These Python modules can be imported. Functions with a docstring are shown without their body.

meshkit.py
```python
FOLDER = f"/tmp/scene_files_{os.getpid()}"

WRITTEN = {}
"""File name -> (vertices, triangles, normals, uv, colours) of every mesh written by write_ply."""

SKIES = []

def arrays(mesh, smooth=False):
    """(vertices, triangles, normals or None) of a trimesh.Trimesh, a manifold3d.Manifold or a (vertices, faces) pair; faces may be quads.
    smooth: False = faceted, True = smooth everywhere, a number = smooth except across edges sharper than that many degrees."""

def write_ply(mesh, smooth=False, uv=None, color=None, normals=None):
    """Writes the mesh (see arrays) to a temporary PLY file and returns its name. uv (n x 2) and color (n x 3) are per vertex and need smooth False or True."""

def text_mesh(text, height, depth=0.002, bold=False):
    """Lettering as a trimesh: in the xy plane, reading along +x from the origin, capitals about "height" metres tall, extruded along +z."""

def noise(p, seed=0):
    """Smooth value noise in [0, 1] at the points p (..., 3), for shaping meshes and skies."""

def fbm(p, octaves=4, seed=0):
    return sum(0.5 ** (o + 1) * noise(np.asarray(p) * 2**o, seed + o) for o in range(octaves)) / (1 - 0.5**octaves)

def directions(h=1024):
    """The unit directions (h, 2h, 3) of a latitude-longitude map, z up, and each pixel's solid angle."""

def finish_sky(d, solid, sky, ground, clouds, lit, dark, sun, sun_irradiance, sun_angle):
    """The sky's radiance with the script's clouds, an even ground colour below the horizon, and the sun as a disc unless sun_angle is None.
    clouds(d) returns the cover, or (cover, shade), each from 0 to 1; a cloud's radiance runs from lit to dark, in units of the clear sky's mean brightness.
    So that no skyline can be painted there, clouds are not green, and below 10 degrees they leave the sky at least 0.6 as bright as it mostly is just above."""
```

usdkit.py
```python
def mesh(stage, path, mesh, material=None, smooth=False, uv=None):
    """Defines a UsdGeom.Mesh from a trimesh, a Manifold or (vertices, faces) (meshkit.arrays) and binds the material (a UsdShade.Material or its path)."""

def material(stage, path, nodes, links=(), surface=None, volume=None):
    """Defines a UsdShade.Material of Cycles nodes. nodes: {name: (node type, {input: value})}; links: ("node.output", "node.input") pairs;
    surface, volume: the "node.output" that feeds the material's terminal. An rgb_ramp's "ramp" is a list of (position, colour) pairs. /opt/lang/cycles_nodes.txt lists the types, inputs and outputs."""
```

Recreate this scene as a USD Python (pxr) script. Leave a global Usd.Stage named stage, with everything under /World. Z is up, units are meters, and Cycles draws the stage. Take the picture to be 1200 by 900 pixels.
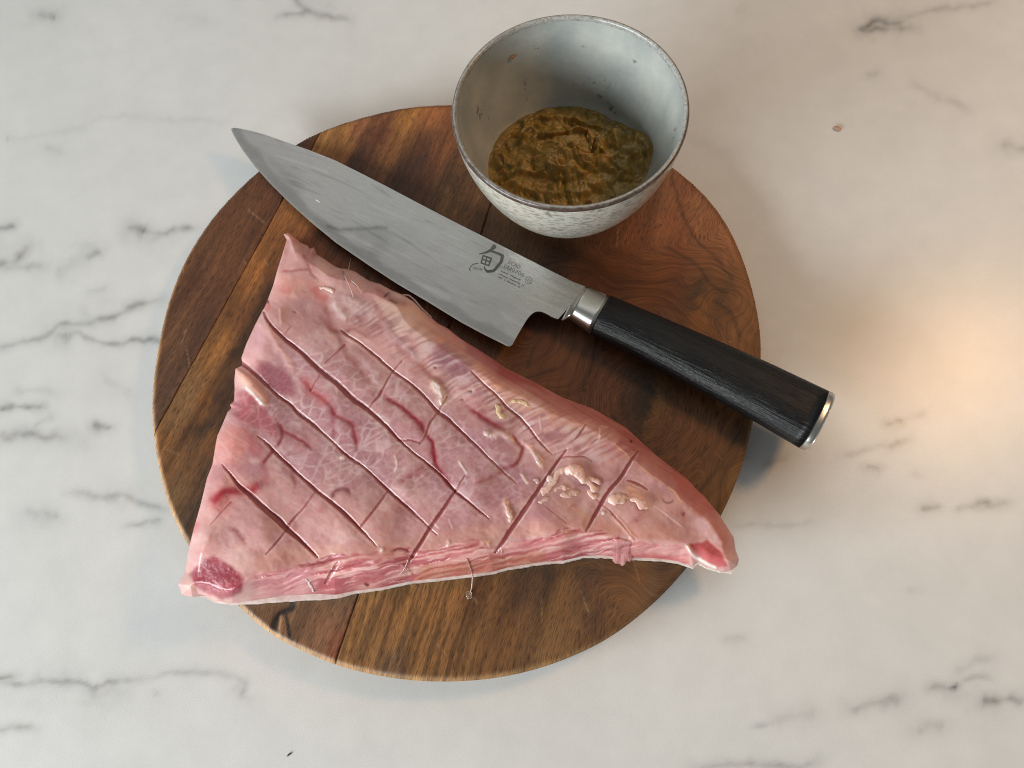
import math, random
import numpy as np
import trimesh
import shapely.geometry as sg
from scipy.spatial import cKDTree, Delaunay
from pxr import Usd, UsdGeom, UsdLux, UsdShade, Gf, Sdf, Vt
import usdkit, meshkit
from meshkit import fbm, noise

rng = np.random.default_rng(7)
random.seed(7)
stage = Usd.Stage.CreateInMemory()
UsdGeom.SetStageUpAxis(stage, UsdGeom.Tokens.z)
UsdGeom.SetStageMetersPerUnit(stage, 1.0)
UsdGeom.Xform.Define(stage, '/World')

# ------------------------------------------------------------------ camera
ZB = 0.016                                  # top of the board above the worktop
HC = 0.345                                  # lens above the top of the board
TILT, ROLL = math.radians(19.5), math.radians(-9)
FPX = 902.0
cam = UsdGeom.Camera.Define(stage, '/World/camera')
cam.CreateHorizontalApertureAttr(36.0)
cam.CreateVerticalApertureAttr(27.0)
cam.CreateFocalLengthAttr(36.0 * FPX / 1200)
cam.CreateClippingRangeAttr((0.02, 50.0))
_c, _s, _ct, _st = math.cos(ROLL), math.sin(ROLL), math.cos(TILT), math.sin(TILT)
RIGHT = np.array([_c, _s * _ct, _s * _st])
UP = np.array([-_s, _c * _ct, _c * _st])
FWD = np.array([0, _st, -_ct])
EYE = np.array([0, 0, ZB + HC])
cam.AddTransformOp().Set(Gf.Matrix4d(*RIGHT, 0, *UP, 0, *(-FWD), 0, *EYE, 1))
cam.CreateExposureAttr(0.13)
cam.CreateFStopAttr(0.0)

# ------------------------------------------------------------------ light
def rect_light(name, centre, target, w, h, inten, color):
    l = UsdLux.RectLight.Define(stage, '/World/' + name)
    l.CreateWidthAttr(w); l.CreateHeightAttr(h)
    l.CreateIntensityAttr(inten); l.CreateColorAttr(Gf.Vec3f(*color))
    c, t = np.array(centre, float), np.array(target, float)
    z = (c - t) / np.linalg.norm(c - t)
    x = np.cross([0, 0, 1.0], z)
    x = x / np.linalg.norm(x) if np.linalg.norm(x) > 1e-6 else np.array([1.0, 0, 0])
    y = np.cross(z, x)
    l.AddTransformOp().Set(Gf.Matrix4d(*x, 0, *y, 0, *z, 0, *c, 1))
    return l
rect_light('window_light', (-1.38, -0.66, 0.56), (0, 0.15, 0.0), 1.5, 0.50, 18.5, (0.93, 0.985, 1.0))
rect_light('ceiling_light', (0.1, 1.5, 2.0), (0.0, 0.2, 0.0), 3.0, 2.2, 0.48, (1.0, 0.97, 0.93))
lamp = UsdLux.DiskLight.Define(stage, '/World/warm_lamp')
lamp.CreateRadiusAttr(0.08); lamp.CreateIntensityAttr(29.0); lamp.CreateColorAttr(Gf.Vec3f(1.0, 0.56, 0.24))
_z = np.array([0.86, 0.22, 1.0]); _lc = np.array([0.575, 0.26, 0.62]); _z = _lc - np.array([0.25, 0.13, 0]); _z /= np.linalg.norm(_z)
_x = np.cross([0, 1.0, 0], _z); _x /= np.linalg.norm(_x); _y = np.cross(_z, _x)
lamp.AddTransformOp().Set(Gf.Matrix4d(*_x, 0, *_y, 0, *_z, 0, *_lc, 1))
dome = UsdLux.DomeLight.Define(stage, '/World/room_ambient')
dome.CreateIntensityAttr(1.0)
_room = usdkit.material(stage, '/World/Looks/room_ambient', {'b': ('background_shader', {'color': (0.94, 1.0, 1.0), 'strength': 0.13})}, surface='b.background')
UsdShade.MaterialBindingAPI.Apply(dome.GetPrim()).Bind(_room)

# ------------------------------------------------------------------ helpers
def at(p, z):
    """The point at height z that stands under the image point p (1200 x 900)."""
    p = np.atleast_2d(np.asarray(p, float))
    z = np.broadcast_to(np.asarray(z, float), len(p))
    w = ((p[:, 0] - 600) / FPX)[:, None] * RIGHT - ((p[:, 1] - 450) / FPX)[:, None] * UP + FWD
    return EYE + w * ((z - EYE[2]) / w[:, 2])[:, None]

def to_px(X):
    d = np.atleast_2d(X) - EYE
    k = d @ FWD
    return np.stack([600 + FPX * (d @ RIGHT) / k, 450 - FPX * (d @ UP) / k], 1)

_used = {}
def numbered(path):
    n = _used.get(path, 0); _used[path] = n + 1
    return path if n == 0 else '%s_%03d' % (path, n)

def tag(o, label=None, cat=None, group=None, kind=None):
    p = o.GetPrim() if hasattr(o, 'GetPrim') else o
    for k, v in (('label', label), ('category', cat), ('group', group), ('kind', kind)):
        if v:
            p.SetCustomDataByKey(k, v)
    return p

def thing(name, label, cat):
    x = UsdGeom.Xform.Define(stage, numbered('/World/' + name))
    tag(x, label, cat)
    return str(x.GetPath())

def obj(name, mesh, mat, parent='/World', smooth=False, **prim):
    m = usdkit.mesh(stage, numbered(parent + '/' + name), mesh, mat, smooth)
    api = UsdGeom.PrimvarsAPI(m)
    for k, v in prim.items():
        v = np.asarray(v, np.float32)
        if v.ndim == 1:
            v = np.stack([v, v, v], 1)
        api.CreatePrimvar(k, Sdf.ValueTypeNames.Color3fArray, 'vertex').Set(Vt.Vec3fArray.FromNumpy(v))
    return m

def lin(c):
    c = np.asarray(c, float) / 255
    return np.where(c <= 0.04045, c / 12.92, ((c + 0.055) / 1.055) ** 2.4)

def sstep(a, b, x):
    t = np.clip((x - a) / (b - a), 0, 1)
    return t * t * (3 - 2 * t)

def curve(pts, step=0.7):
    """Resampled smooth line through the points (n x k)."""
    p = np.asarray(pts, float)
    s = np.r_[0, np.cumsum(np.linalg.norm(np.diff(p[:, :2], axis=0), axis=1))]
    q = np.arange(0, s[-1] + step, step).clip(0, s[-1])
    if len(p) > 2:
        from scipy.interpolate import PchipInterpolator
        return PchipInterpolator(s, p)(q)
    return np.stack([np.interp(q, s, p[:, k]) for k in range(p.shape[1])], 1)

def nearest(p, pts, step=0.7):
    """Distance of the points p to a line whose columns after x, y are carried along."""
    c = curve(pts, step)
    d, i = cKDTree(c[:, :2]).query(p, workers=-1)
    return d, c[i, 2:], i / max(1, len(c) - 1)

def n2(p, scale, seed=0, oct=3):
    p = np.asarray(p, float)
    return fbm(np.c_[p / scale, np.full(len(p), seed * 7.31)], oct, seed)

def grid_in(poly, step, edge):
    """Points inside a polygon and a boundary ring sampled at edge; triangles of the inside."""
    ring = np.array(poly.exterior.coords)[:-1]
    s = np.r_[0, np.cumsum(np.linalg.norm(np.diff(np.r_[ring, ring[:1]], axis=0), axis=1))]
    q = np.linspace(0, s[-1], int(s[-1] / edge), endpoint=False)
    rr = np.r_[ring, ring[:1]]
    B = np.stack([np.interp(q, s, rr[:, k]) for k in (0, 1)], 1)
    x0, y0, x1, y1 = poly.bounds
    gx, gy = np.meshgrid(np.arange(x0, x1, step), np.arange(y0, y1, step))
    gx = gx + (np.arange(len(gx)) % 2)[:, None] * step * 0.5
    G = np.stack([gx.ravel(), gy.ravel()], 1)
    import shapely
    inside = shapely.contains_xy(sg.Polygon(B), G[:, 0], G[:, 1])
    G = G[inside]
    G = G[cKDTree(B).query(G)[0] > step * 0.6]
    P = np.r_[B, G]
    T = Delaunay(P + rng.uniform(-1, 1, P.shape) * step * 1e-3).simplices
    cen = P[T].mean(1)
    T = T[shapely.contains_xy(sg.Polygon(B), cen[:, 0], cen[:, 1])]
    a, b, c = P[T[:, 0]], P[T[:, 1]], P[T[:, 2]]
    cr = (b[:, 0] - a[:, 0]) * (c[:, 1] - a[:, 1]) - (b[:, 1] - a[:, 1]) * (c[:, 0] - a[:, 0])
    T[cr < 0] = T[cr < 0][:, ::-1]
    return P, len(B), T

def tube(path, radii, sides=8, seed=0, rough=0.0, flat=1.0):
    """A closed tapering tube along a 3D path."""
    c = np.asarray(path, float); n = len(c)
    r = np.broadcast_to(np.asarray(radii, float), n)
    t = np.gradient(c, axis=0); t /= np.linalg.norm(t, axis=1, keepdims=True) + 1e-12
    up = np.tile([0, 0, 1.0], (n, 1)); u = np.cross(up, t)
    bad = np.linalg.norm(u, axis=1) < 1e-3
    u[bad] = [1, 0, 0]
    u /= np.linalg.norm(u, axis=1, keepdims=True); v = np.cross(t, u)
    a = np.linspace(0, 2 * np.pi, sides, endpoint=False)
    V = c[:, None] + r[:, None, None] * (np.cos(a)[None, :, None] * u[:, None] + flat * np.sin(a)[None, :, None] * v[:, None])
    V = V.reshape(-1, 3)
    if rough:
        k = 1 + rough * ((noise(V * (0.62 / max(r.max(), 1e-6)) + seed * 3.7, seed) - 0.5) * 2 + .34 * (noise(V * (1.6 / max(r.max(), 1e-6)) + seed * 1.7, seed) - 0.5) * 2)
        V = np.repeat(c, sides, 0) + (V - np.repeat(c, sides, 0)) * k[:, None]
    F = []
    for i in range(n - 1):
        for j in range(sides):
            p, q = i * sides + j, i * sides + (j + 1) % sides
            F += [[p, q, q + sides], [p, q + sides, p + sides]]
    V = np.r_[V, c[:1], c[-1:]]
    for j in range(sides):
        F.append([n * sides, (j + 1) % sides, j])
        F.append([n * sides + 1, (n - 1) * sides + j, (n - 1) * sides + (j + 1) % sides])
    return V, np.array(F)

def lathe(prof, n=160, closed=False):
    prof = np.asarray(prof, float); m = len(prof)
    a = np.linspace(0, 2 * np.pi, n, endpoint=False)
    V = np.stack([prof[:, 0][:, None] * np.cos(a), prof[:, 0][:, None] * np.sin(a), np.repeat(prof[:, 1][:, None], n, 1)], -1).reshape(-1, 3)
    i, j = np.meshgrid(np.arange(m if closed else m - 1), np.arange(n), indexing='ij')
    i2 = (i + 1) % m; j2 = (j + 1) % n
    F = np.stack([i * n + j, i * n + j2, i2 * n + j2, i2 * n + j], -1).reshape(-1, 4)
    return V, np.vstack([F[:, [0, 1, 2]], F[:, [0, 2, 3]]])

# ------------------------------------------------------------------ materials
def mat(name, nodes, links, surface='p.BSDF'):
    return usdkit.material(stage, '/World/Looks/' + name, nodes, links, surface=surface)

M = {}
M['marble'] = mat('marble', {
    'a': ('attribute', {'attribute': 'col'}),
    'g': ('geometry', {}),
    'n1': ('noise_texture', {'scale': 60.0, 'detail': 5.0, 'roughness': 0.6}),
    'm1': ('map_range', {'from_min': 0.3, 'from_max': 0.7, 'to_min': 0.96, 'to_max': 1.03}),
    'mul': ('mix_color', {'blend_type': 'multiply', 'fac': 1.0}),
    'n2': ('noise_texture', {'scale': 1900.0, 'detail': 1.0}),
    'n3': ('noise_texture', {'scale': 12.0, 'detail': 2.0}),
    'b': ('bump', {'strength': 0.15, 'distance': 0.0004}),
    'r': ('map_range', {'from_min': 0.3, 'from_max': 0.7, 'to_min': 0.24, 'to_max': 0.28}),
    'p': ('principled_bsdf', {'specular_ior_level': 0.5})},
    [('g.position', 'n1.vector'), ('g.position', 'n2.vector'), ('g.position', 'n3.vector'), ('n1.fac', 'm1.value'),
     ('a.color', 'mul.a'), ('m1.result', 'mul.b'), ('mul.result', 'p.base_color'), ('n2.fac', 'b.height'), ('b.normal', 'p.normal'),
     ('n3.fac', 'r.value'), ('r.result', 'p.roughness')])

def wood_mat(name):
    # "tone": slow colour of the plank; "grain": coordinates that run along and across the grain
    return mat(name, {
        't': ('attribute', {'attribute': 'tone'}),
        'g': ('attribute', {'attribute': 'grain'}),
        'mp': ('mapping', {'mapping_type': 'point', 'scale': (60.0, 520.0, 1.0)}),
        'n1': ('noise_texture', {'scale': 1.0, 'detail': 5.0, 'roughness': 0.72, 'distortion': 0.2}),
        'mp2': ('mapping', {'mapping_type': 'point', 'scale': (260.0, 2200.0, 1.0)}),
        'n2': ('noise_texture', {'scale': 1.0, 'detail': 2.0, 'roughness': 0.5}),
        'mp3': ('mapping', {'mapping_type': 'point', 'scale': (14.0, 110.0, 1.0)}),
        'n3': ('noise_texture', {'scale': 1.0, 'detail': 3.0, 'roughness': 0.55, 'distortion': 0.25}),
        'r1': ('rgb_ramp', {'ramp': [(0.25, (0.48, 0.42, 0.38)), (0.45, (0.86, 0.83, 0.80)), (0.6, (1.12, 1.10, 1.06)), (0.8, (1.45, 1.42, 1.32))]}),
        'r2': ('rgb_ramp', {'ramp': [(0.30, (0.40, 0.34, 0.31)), (0.47, (0.96, 0.95, 0.94)), (0.7, (1.22, 1.20, 1.15))]}),
        'r3': ('rgb_ramp', {'ramp': [(0.3, (0.60, 0.55, 0.52)), (0.5, (1.0, 1.0, 1.0)), (0.72, (1.35, 1.30, 1.2))]}),
        'x1': ('mix_color', {'blend_type': 'multiply', 'fac': 0.68, 'use_clamp': False}),
        'x2': ('mix_color', {'blend_type': 'multiply', 'fac': 1.0, 'use_clamp': False}),
        'x3': ('mix_color', {'blend_type': 'multiply', 'fac': 0.8, 'use_clamp': False}),
        'b': ('bump', {'strength': 0.35, 'distance': 0.0003}),
        'rr': ('map_range', {'from_min': 0.3, 'from_max': 0.7, 'to_min': 0.58, 'to_max': 0.42}),
        'p': ('principled_bsdf', {'specular_ior_level': 0.38})},
        [('g.color', 'mp.vector'), ('g.color', 'mp2.vector'), ('g.color', 'mp3.vector'), ('mp.vector', 'n1.vector'), ('mp2.vector', 'n2.vector'), ('mp3.vector', 'n3.vector'),
         ('n1.fac', 'r1.fac'), ('n2.fac', 'r2.fac'), ('n3.fac', 'r3.fac'),
         ('t.color', 'x1.a'), ('r1.color', 'x1.b'), ('x1.result', 'x2.a'), ('r2.color', 'x2.b'), ('x2.result', 'x3.a'), ('r3.color', 'x3.b'),
         ('x3.result', 'p.base_color'), ('n2.fac', 'b.height'), ('b.normal', 'p.normal'), ('n1.fac', 'rr.value'), ('rr.result', 'p.roughness')])
M['wood'] = wood_mat('wood')
M['wood_edge'] = mat('wood_edge', {
    'g': ('geometry', {}), 'n': ('noise_texture', {'scale': 220.0, 'detail': 3.0}),
    'r': ('rgb_ramp', {'ramp': [(0.3, (0.24, 0.15, 0.085)), (0.7, (0.50, 0.36, 0.22))]}),
    'p': ('principled_bsdf', {'roughness': 0.6, 'specular_ior_level': 0.3})},
    [('g.position', 'n.vector'), ('n.fac', 'r.fac'), ('r.color', 'p.base_color')])

M['meat'] = mat('meat', {
    'a': ('attribute', {'attribute': 'col'}),
    'w': ('attribute', {'attribute': 'wet'}),
    'sw': ('separate_color', {}),
    'g': ('geometry', {}),
    'n1': ('noise_texture', {'scale': 900.0, 'detail': 4.0, 'roughness': 0.6}),
    'n2': ('noise_texture', {'scale': 180.0, 'detail': 4.0, 'roughness': 0.6, 'distortion': 0.8}),
    'm1': ('map_range', {'from_min': 0.3, 'from_max': 0.7, 'to_min': 0.94, 'to_max': 1.05}),
    'mul': ('mix_color', {'blend_type': 'multiply', 'fac': 1.0, 'use_clamp': False}),
    'b1': ('bump', {'strength': 0.10, 'distance': 0.0008}),
    'b2': ('bump', {'strength': 0.08, 'distance': 0.0003}),
    'rr': ('map_range', {'from_min': 0.0, 'from_max': 1.0, 'to_min': 0.42, 'to_max': 0.22}),
    'p': ('principled_bsdf', {'subsurface_weight': 0.30, 'subsurface_scale': 0.0016, 'subsurface_radius': (1.0, 0.42, 0.30),
                              'coat_roughness': 0.16, 'coat_ior': 1.38, 'specular_ior_level': 0.45})},
    [('g.position', 'n1.vector'), ('g.position', 'n2.vector'), ('n1.fac', 'm1.value'), ('a.color', 'mul.a'), ('m1.result', 'mul.b'), ('mul.result', 'p.base_color'),
     ('n2.fac', 'b1.height'), ('n1.fac', 'b2.height'), ('b1.normal', 'b2.normal'), ('b2.normal', 'p.normal'), ('b1.normal', 'p.coat_normal'),
     ('w.color', 'sw.color'), ('sw.r', 'rr.value'), ('rr.result', 'p.roughness'), ('sw.g', 'p.coat_weight')])

def fat_mat(name, c, rough=0.35):
    return mat(name, {
        'g': ('geometry', {}), 'n': ('noise_texture', {'scale': 260.0, 'detail': 4.0}),
        'm': ('rgb_ramp', {'ramp': [(0.3, tuple(np.array(c) * (0.78, 0.68, 0.66))), (0.65, c)]}),
        'b': ('bump', {'strength': 0.3, 'distance': 0.0006}),
        'p': ('principled_bsdf', {'roughness': rough, 'subsurface_weight': 0.25, 'subsurface_scale': 0.0005, 'subsurface_radius': (1.0, 0.6, 0.4), 'coat_weight': 0.25, 'coat_roughness': 0.12})},
        [('g.position', 'n.vector'), ('n.fac', 'm.fac'), ('m.color', 'p.base_color'), ('n.fac', 'b.height'), ('b.normal', 'p.normal')])
M['fat'] = fat_mat('fat', (0.86, 0.56, 0.48), .42)
M['yellow_fat'] = fat_mat('yellow_fat', (0.80, 0.56, 0.33), .5)
M['white_fat'] = fat_mat('white_fat', (0.82, 0.60, 0.56), 0.35)
M['rind'] = fat_mat('rind', (0.86, 0.76, 0.70), 0.4)
M['pink_flap'] = fat_mat('pink_flap', (0.66, 0.24, 0.22), 0.25)
M['sinew'] = mat('sinew', {'p': ('principled_bsdf', {'base_color': (0.80, 0.62, 0.56), 'roughness': 0.22, 'coat_weight': 0.3, 'transmission_weight': 0.55, 'subsurface_weight': 0.1, 'subsurface_scale': 0.0003})}, [])

M['blade'] = mat('blade_steel', {
    'a': ('attribute', {'attribute': 'uvk'}),            # along, distance to the edge, along spine (in cm)
    'mp': ('mapping', {'mapping_type': 'point', 'scale': (0.42, 4.6, 1.0)}),
    'n1': ('noise_texture', {'scale': 1.0, 'detail': 3.0, 'roughness': 0.55, 'distortion': 0.9}),
    'mp2': ('mapping', {'mapping_type': 'point', 'scale': (4.0, 60.0, 1.0)}),
    'n2': ('noise_texture', {'scale': 1.0, 'detail': 2.0}),
    'r1': ('rgb_ramp', {'ramp': [(0.28, (0.44, 0.44, 0.43)), (0.42, (0.545, 0.545, 0.53)), (0.5, (0.58, 0.58, 0.565)), (0.56, (0.53, 0.53, 0.515)), (0.66, (0.64, 0.64, 0.625)), (0.74, (0.56, 0.56, 0.55))]}),
    'c': ('attribute', {'attribute': 'col'}),
    'x': ('mix_color', {'blend_type': 'multiply', 'fac': 1.0}),
    'rr': ('map_range', {'from_min': 0.3, 'from_max': 0.7, 'to_min': 0.27, 'to_max': 0.42}),
    'b': ('bump', {'strength': 0.12, 'distance': 0.0001}),
    'p': ('principled_bsdf', {'metallic': 0.92})},
    [('a.color', 'mp.vector'), ('mp.vector', 'n1.vector'), ('a.color', 'mp2.vector'), ('mp2.vector', 'n2.vector'), ('n1.fac', 'r1.fac'), ('r1.color', 'x.a'), ('c.color', 'x.b'),
     ('x.result', 'p.base_color'), ('n2.fac', 'rr.value'), ('rr.result', 'p.roughness'), ('n2.fac', 'b.height'), ('b.normal', 'p.normal')])
M['etch'] = mat('etched_steel', {'p': ('principled_bsdf', {'base_color': (0.15, 0.15, 0.135), 'roughness': 0.6, 'metallic': 0.5})}, [])
M['faint_etch'] = mat('faint_etched_steel', {'p': ('principled_bsdf', {'base_color': (0.13, 0.13, 0.12), 'roughness': 0.55, 'metallic': 0.6})}, [])
M['bolster'] = mat('bolster_steel', {
    'a': ('attribute', {'attribute': 'uvk'}), 'mp': ('mapping', {'mapping_type': 'point', 'scale': (50.0, 2.5, 2.5)}),
    'n': ('noise_texture', {'scale': 1.0, 'detail': 2.0}), 'b': ('bump', {'strength': 0.10, 'distance': 0.0001}),
    'p': ('principled_bsdf', {'base_color': (0.66, 0.64, 0.60), 'metallic': 1.0, 'roughness': 0.26})},
    [('a.color', 'mp.vector'), ('mp.vector', 'n.vector'), ('n.fac', 'b.height'), ('b.normal', 'p.normal')])
M['handle'] = mat('black_pakkawood', {
    'a': ('attribute', {'attribute': 'uvk'}), 'mp': ('mapping', {'mapping_type': 'point', 'scale': (0.5, 9.0, 9.0)}),
    'n': ('noise_texture', {'scale': 1.0, 'detail': 4.0, 'roughness': 0.6}),
    'r': ('rgb_ramp', {'ramp': [(0.3, (0.003, 0.003, 0.004)), (0.6, (0.006, 0.006, 0.006)), (0.8, (0.016, 0.014, 0.013))]}),
    'rr': ('map_range', {'from_min': 0.3, 'from_max': 0.7, 'to_min': 0.30, 'to_max': 0.46}),
    'b': ('bump', {'strength': 0.9, 'distance': 0.0005}),
    'p': ('principled_bsdf', {'specular_ior_level': 0.32})},
    [('a.color', 'mp.vector'), ('mp.vector', 'n.vector'), ('n.fac', 'r.fac'), ('r.color', 'p.base_color'), ('n.fac', 'rr.value'), ('rr.result', 'p.roughness'), ('n.fac', 'b.height'), ('b.normal', 'p.normal')])

def glaze(name, base, dark, amount, bump=0.05, mott=0.78):
    return mat(name, {
        'tc': ('texture_coordinate', {}),
        'mp': ('mapping', {'mapping_type': 'point', 'scale': (330.0, 330.0, 760.0)}),
        'n1': ('noise_texture', {'scale': 1.0, 'detail': 4.0, 'roughness': 0.65}),
        'r1': ('rgb_ramp', {'ramp': [(amount - 0.10, dark), (amount, base), (0.75, tuple(min(1.0, x * 1.1) for x in base))]}),
        'n2': ('noise_texture', {'scale': 55.0, 'detail': 4.0}),
        'r2': ('rgb_ramp', {'ramp': [(0.3, (mott, mott * 1.04, mott * 1.06)), (0.5, (0.96, 0.96, 0.95)), (0.7, (1.12, 1.10, 1.06))]}),
        'x': ('mix_color', {'blend_type': 'multiply', 'fac': 1.0, 'use_clamp': False}),
        'n3': ('noise_texture', {'scale': 95.0, 'detail': 5.0, 'roughness': 0.7}),
        'r3': ('rgb_ramp', {'ramp': [(0.0, (0.35, 0.30, 0.26)), (0.335, (0.40, 0.36, 0.32)), (0.375, (1, 1, 1))]}),
        'x3': ('mix_color', {'blend_type': 'multiply', 'fac': 0.8}),
        'b': ('bump', {'strength': bump, 'distance': 0.001}),
        'p': ('principled_bsdf', {'roughness': 0.16, 'specular_ior_level': 0.5})},
        [('tc.object', 'mp.vector'), ('mp.vector', 'n1.vector'), ('tc.object', 'n2.vector'), ('tc.object', 'n3.vector'), ('n1.fac', 'r1.fac'), ('n2.fac', 'r2.fac'), ('n3.fac', 'r3.fac'),
         ('r1.color', 'x.a'), ('r2.color', 'x.b'), ('x.result', 'x3.a'), ('r3.color', 'x3.b'), ('x3.result', 'p.base_color'), ('n2.fac', 'b.height'), ('b.normal', 'p.normal')])
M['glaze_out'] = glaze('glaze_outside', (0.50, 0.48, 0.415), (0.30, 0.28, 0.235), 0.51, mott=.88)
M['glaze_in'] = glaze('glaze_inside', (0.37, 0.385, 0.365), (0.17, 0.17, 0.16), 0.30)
M['rim'] = mat('rim_glaze', {
    'g': ('geometry', {}), 'a': ('attribute', {'attribute': 'col'}), 'n': ('noise_texture', {'scale': 900.0, 'detail': 4.0, 'roughness': 0.7}),
    'r': ('rgb_ramp', {'ramp': [(0.36, (0.35, 0.30, 0.27)), (0.5, (1, 1, 1)), (0.66, (1.5, 1.5, 1.5))]}),
    'x': ('mix_color', {'blend_type': 'multiply', 'fac': 0.55, 'use_clamp': False}),
    'p': ('principled_bsdf', {'roughness': 0.2})},
    [('g.position', 'n.vector'), ('n.fac', 'r.fac'), ('a.color', 'x.a'), ('r.color', 'x.b'), ('x.result', 'p.base_color')])
M['paste'] = mat('paste', {
    'a': ('attribute', {'attribute': 'col'}), 'g': ('geometry', {}),
    'n': ('noise_texture', {'scale': 650.0, 'detail': 4.0, 'roughness': 0.65}),
    'r': ('rgb_ramp', {'ramp': [(0.3, (0.55, 0.52, 0.5)), (0.5, (1, 1, 1)), (0.72, (1.5, 1.4, 1.2))]}),
    'x': ('mix_color', {'blend_type': 'multiply', 'fac': 0.35, 'use_clamp': False}),
    'b': ('bump', {'strength': 0.16, 'distance': 0.0008}),
    'p': ('principled_bsdf', {'roughness': 0.36, 'subsurface_weight': 0.1, 'subsurface_scale': 0.001})},
    [('g.position', 'n.vector'), ('n.fac', 'r.fac'), ('a.color', 'x.a'), ('r.color', 'x.b'), ('x.result', 'p.base_color'), ('n.fac', 'b.height'), ('b.normal', 'p.normal')])
M['crumb'] = mat('crumb', {'p': ('principled_bsdf', {'base_color': (0.30, 0.17, 0.08), 'roughness': 0.6})}, [])
M['dark_crumb'] = mat('dark_crumb', {'p': ('principled_bsdf', {'base_color': (0.03, 0.022, 0.018), 'roughness': 0.5})}, [])

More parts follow.
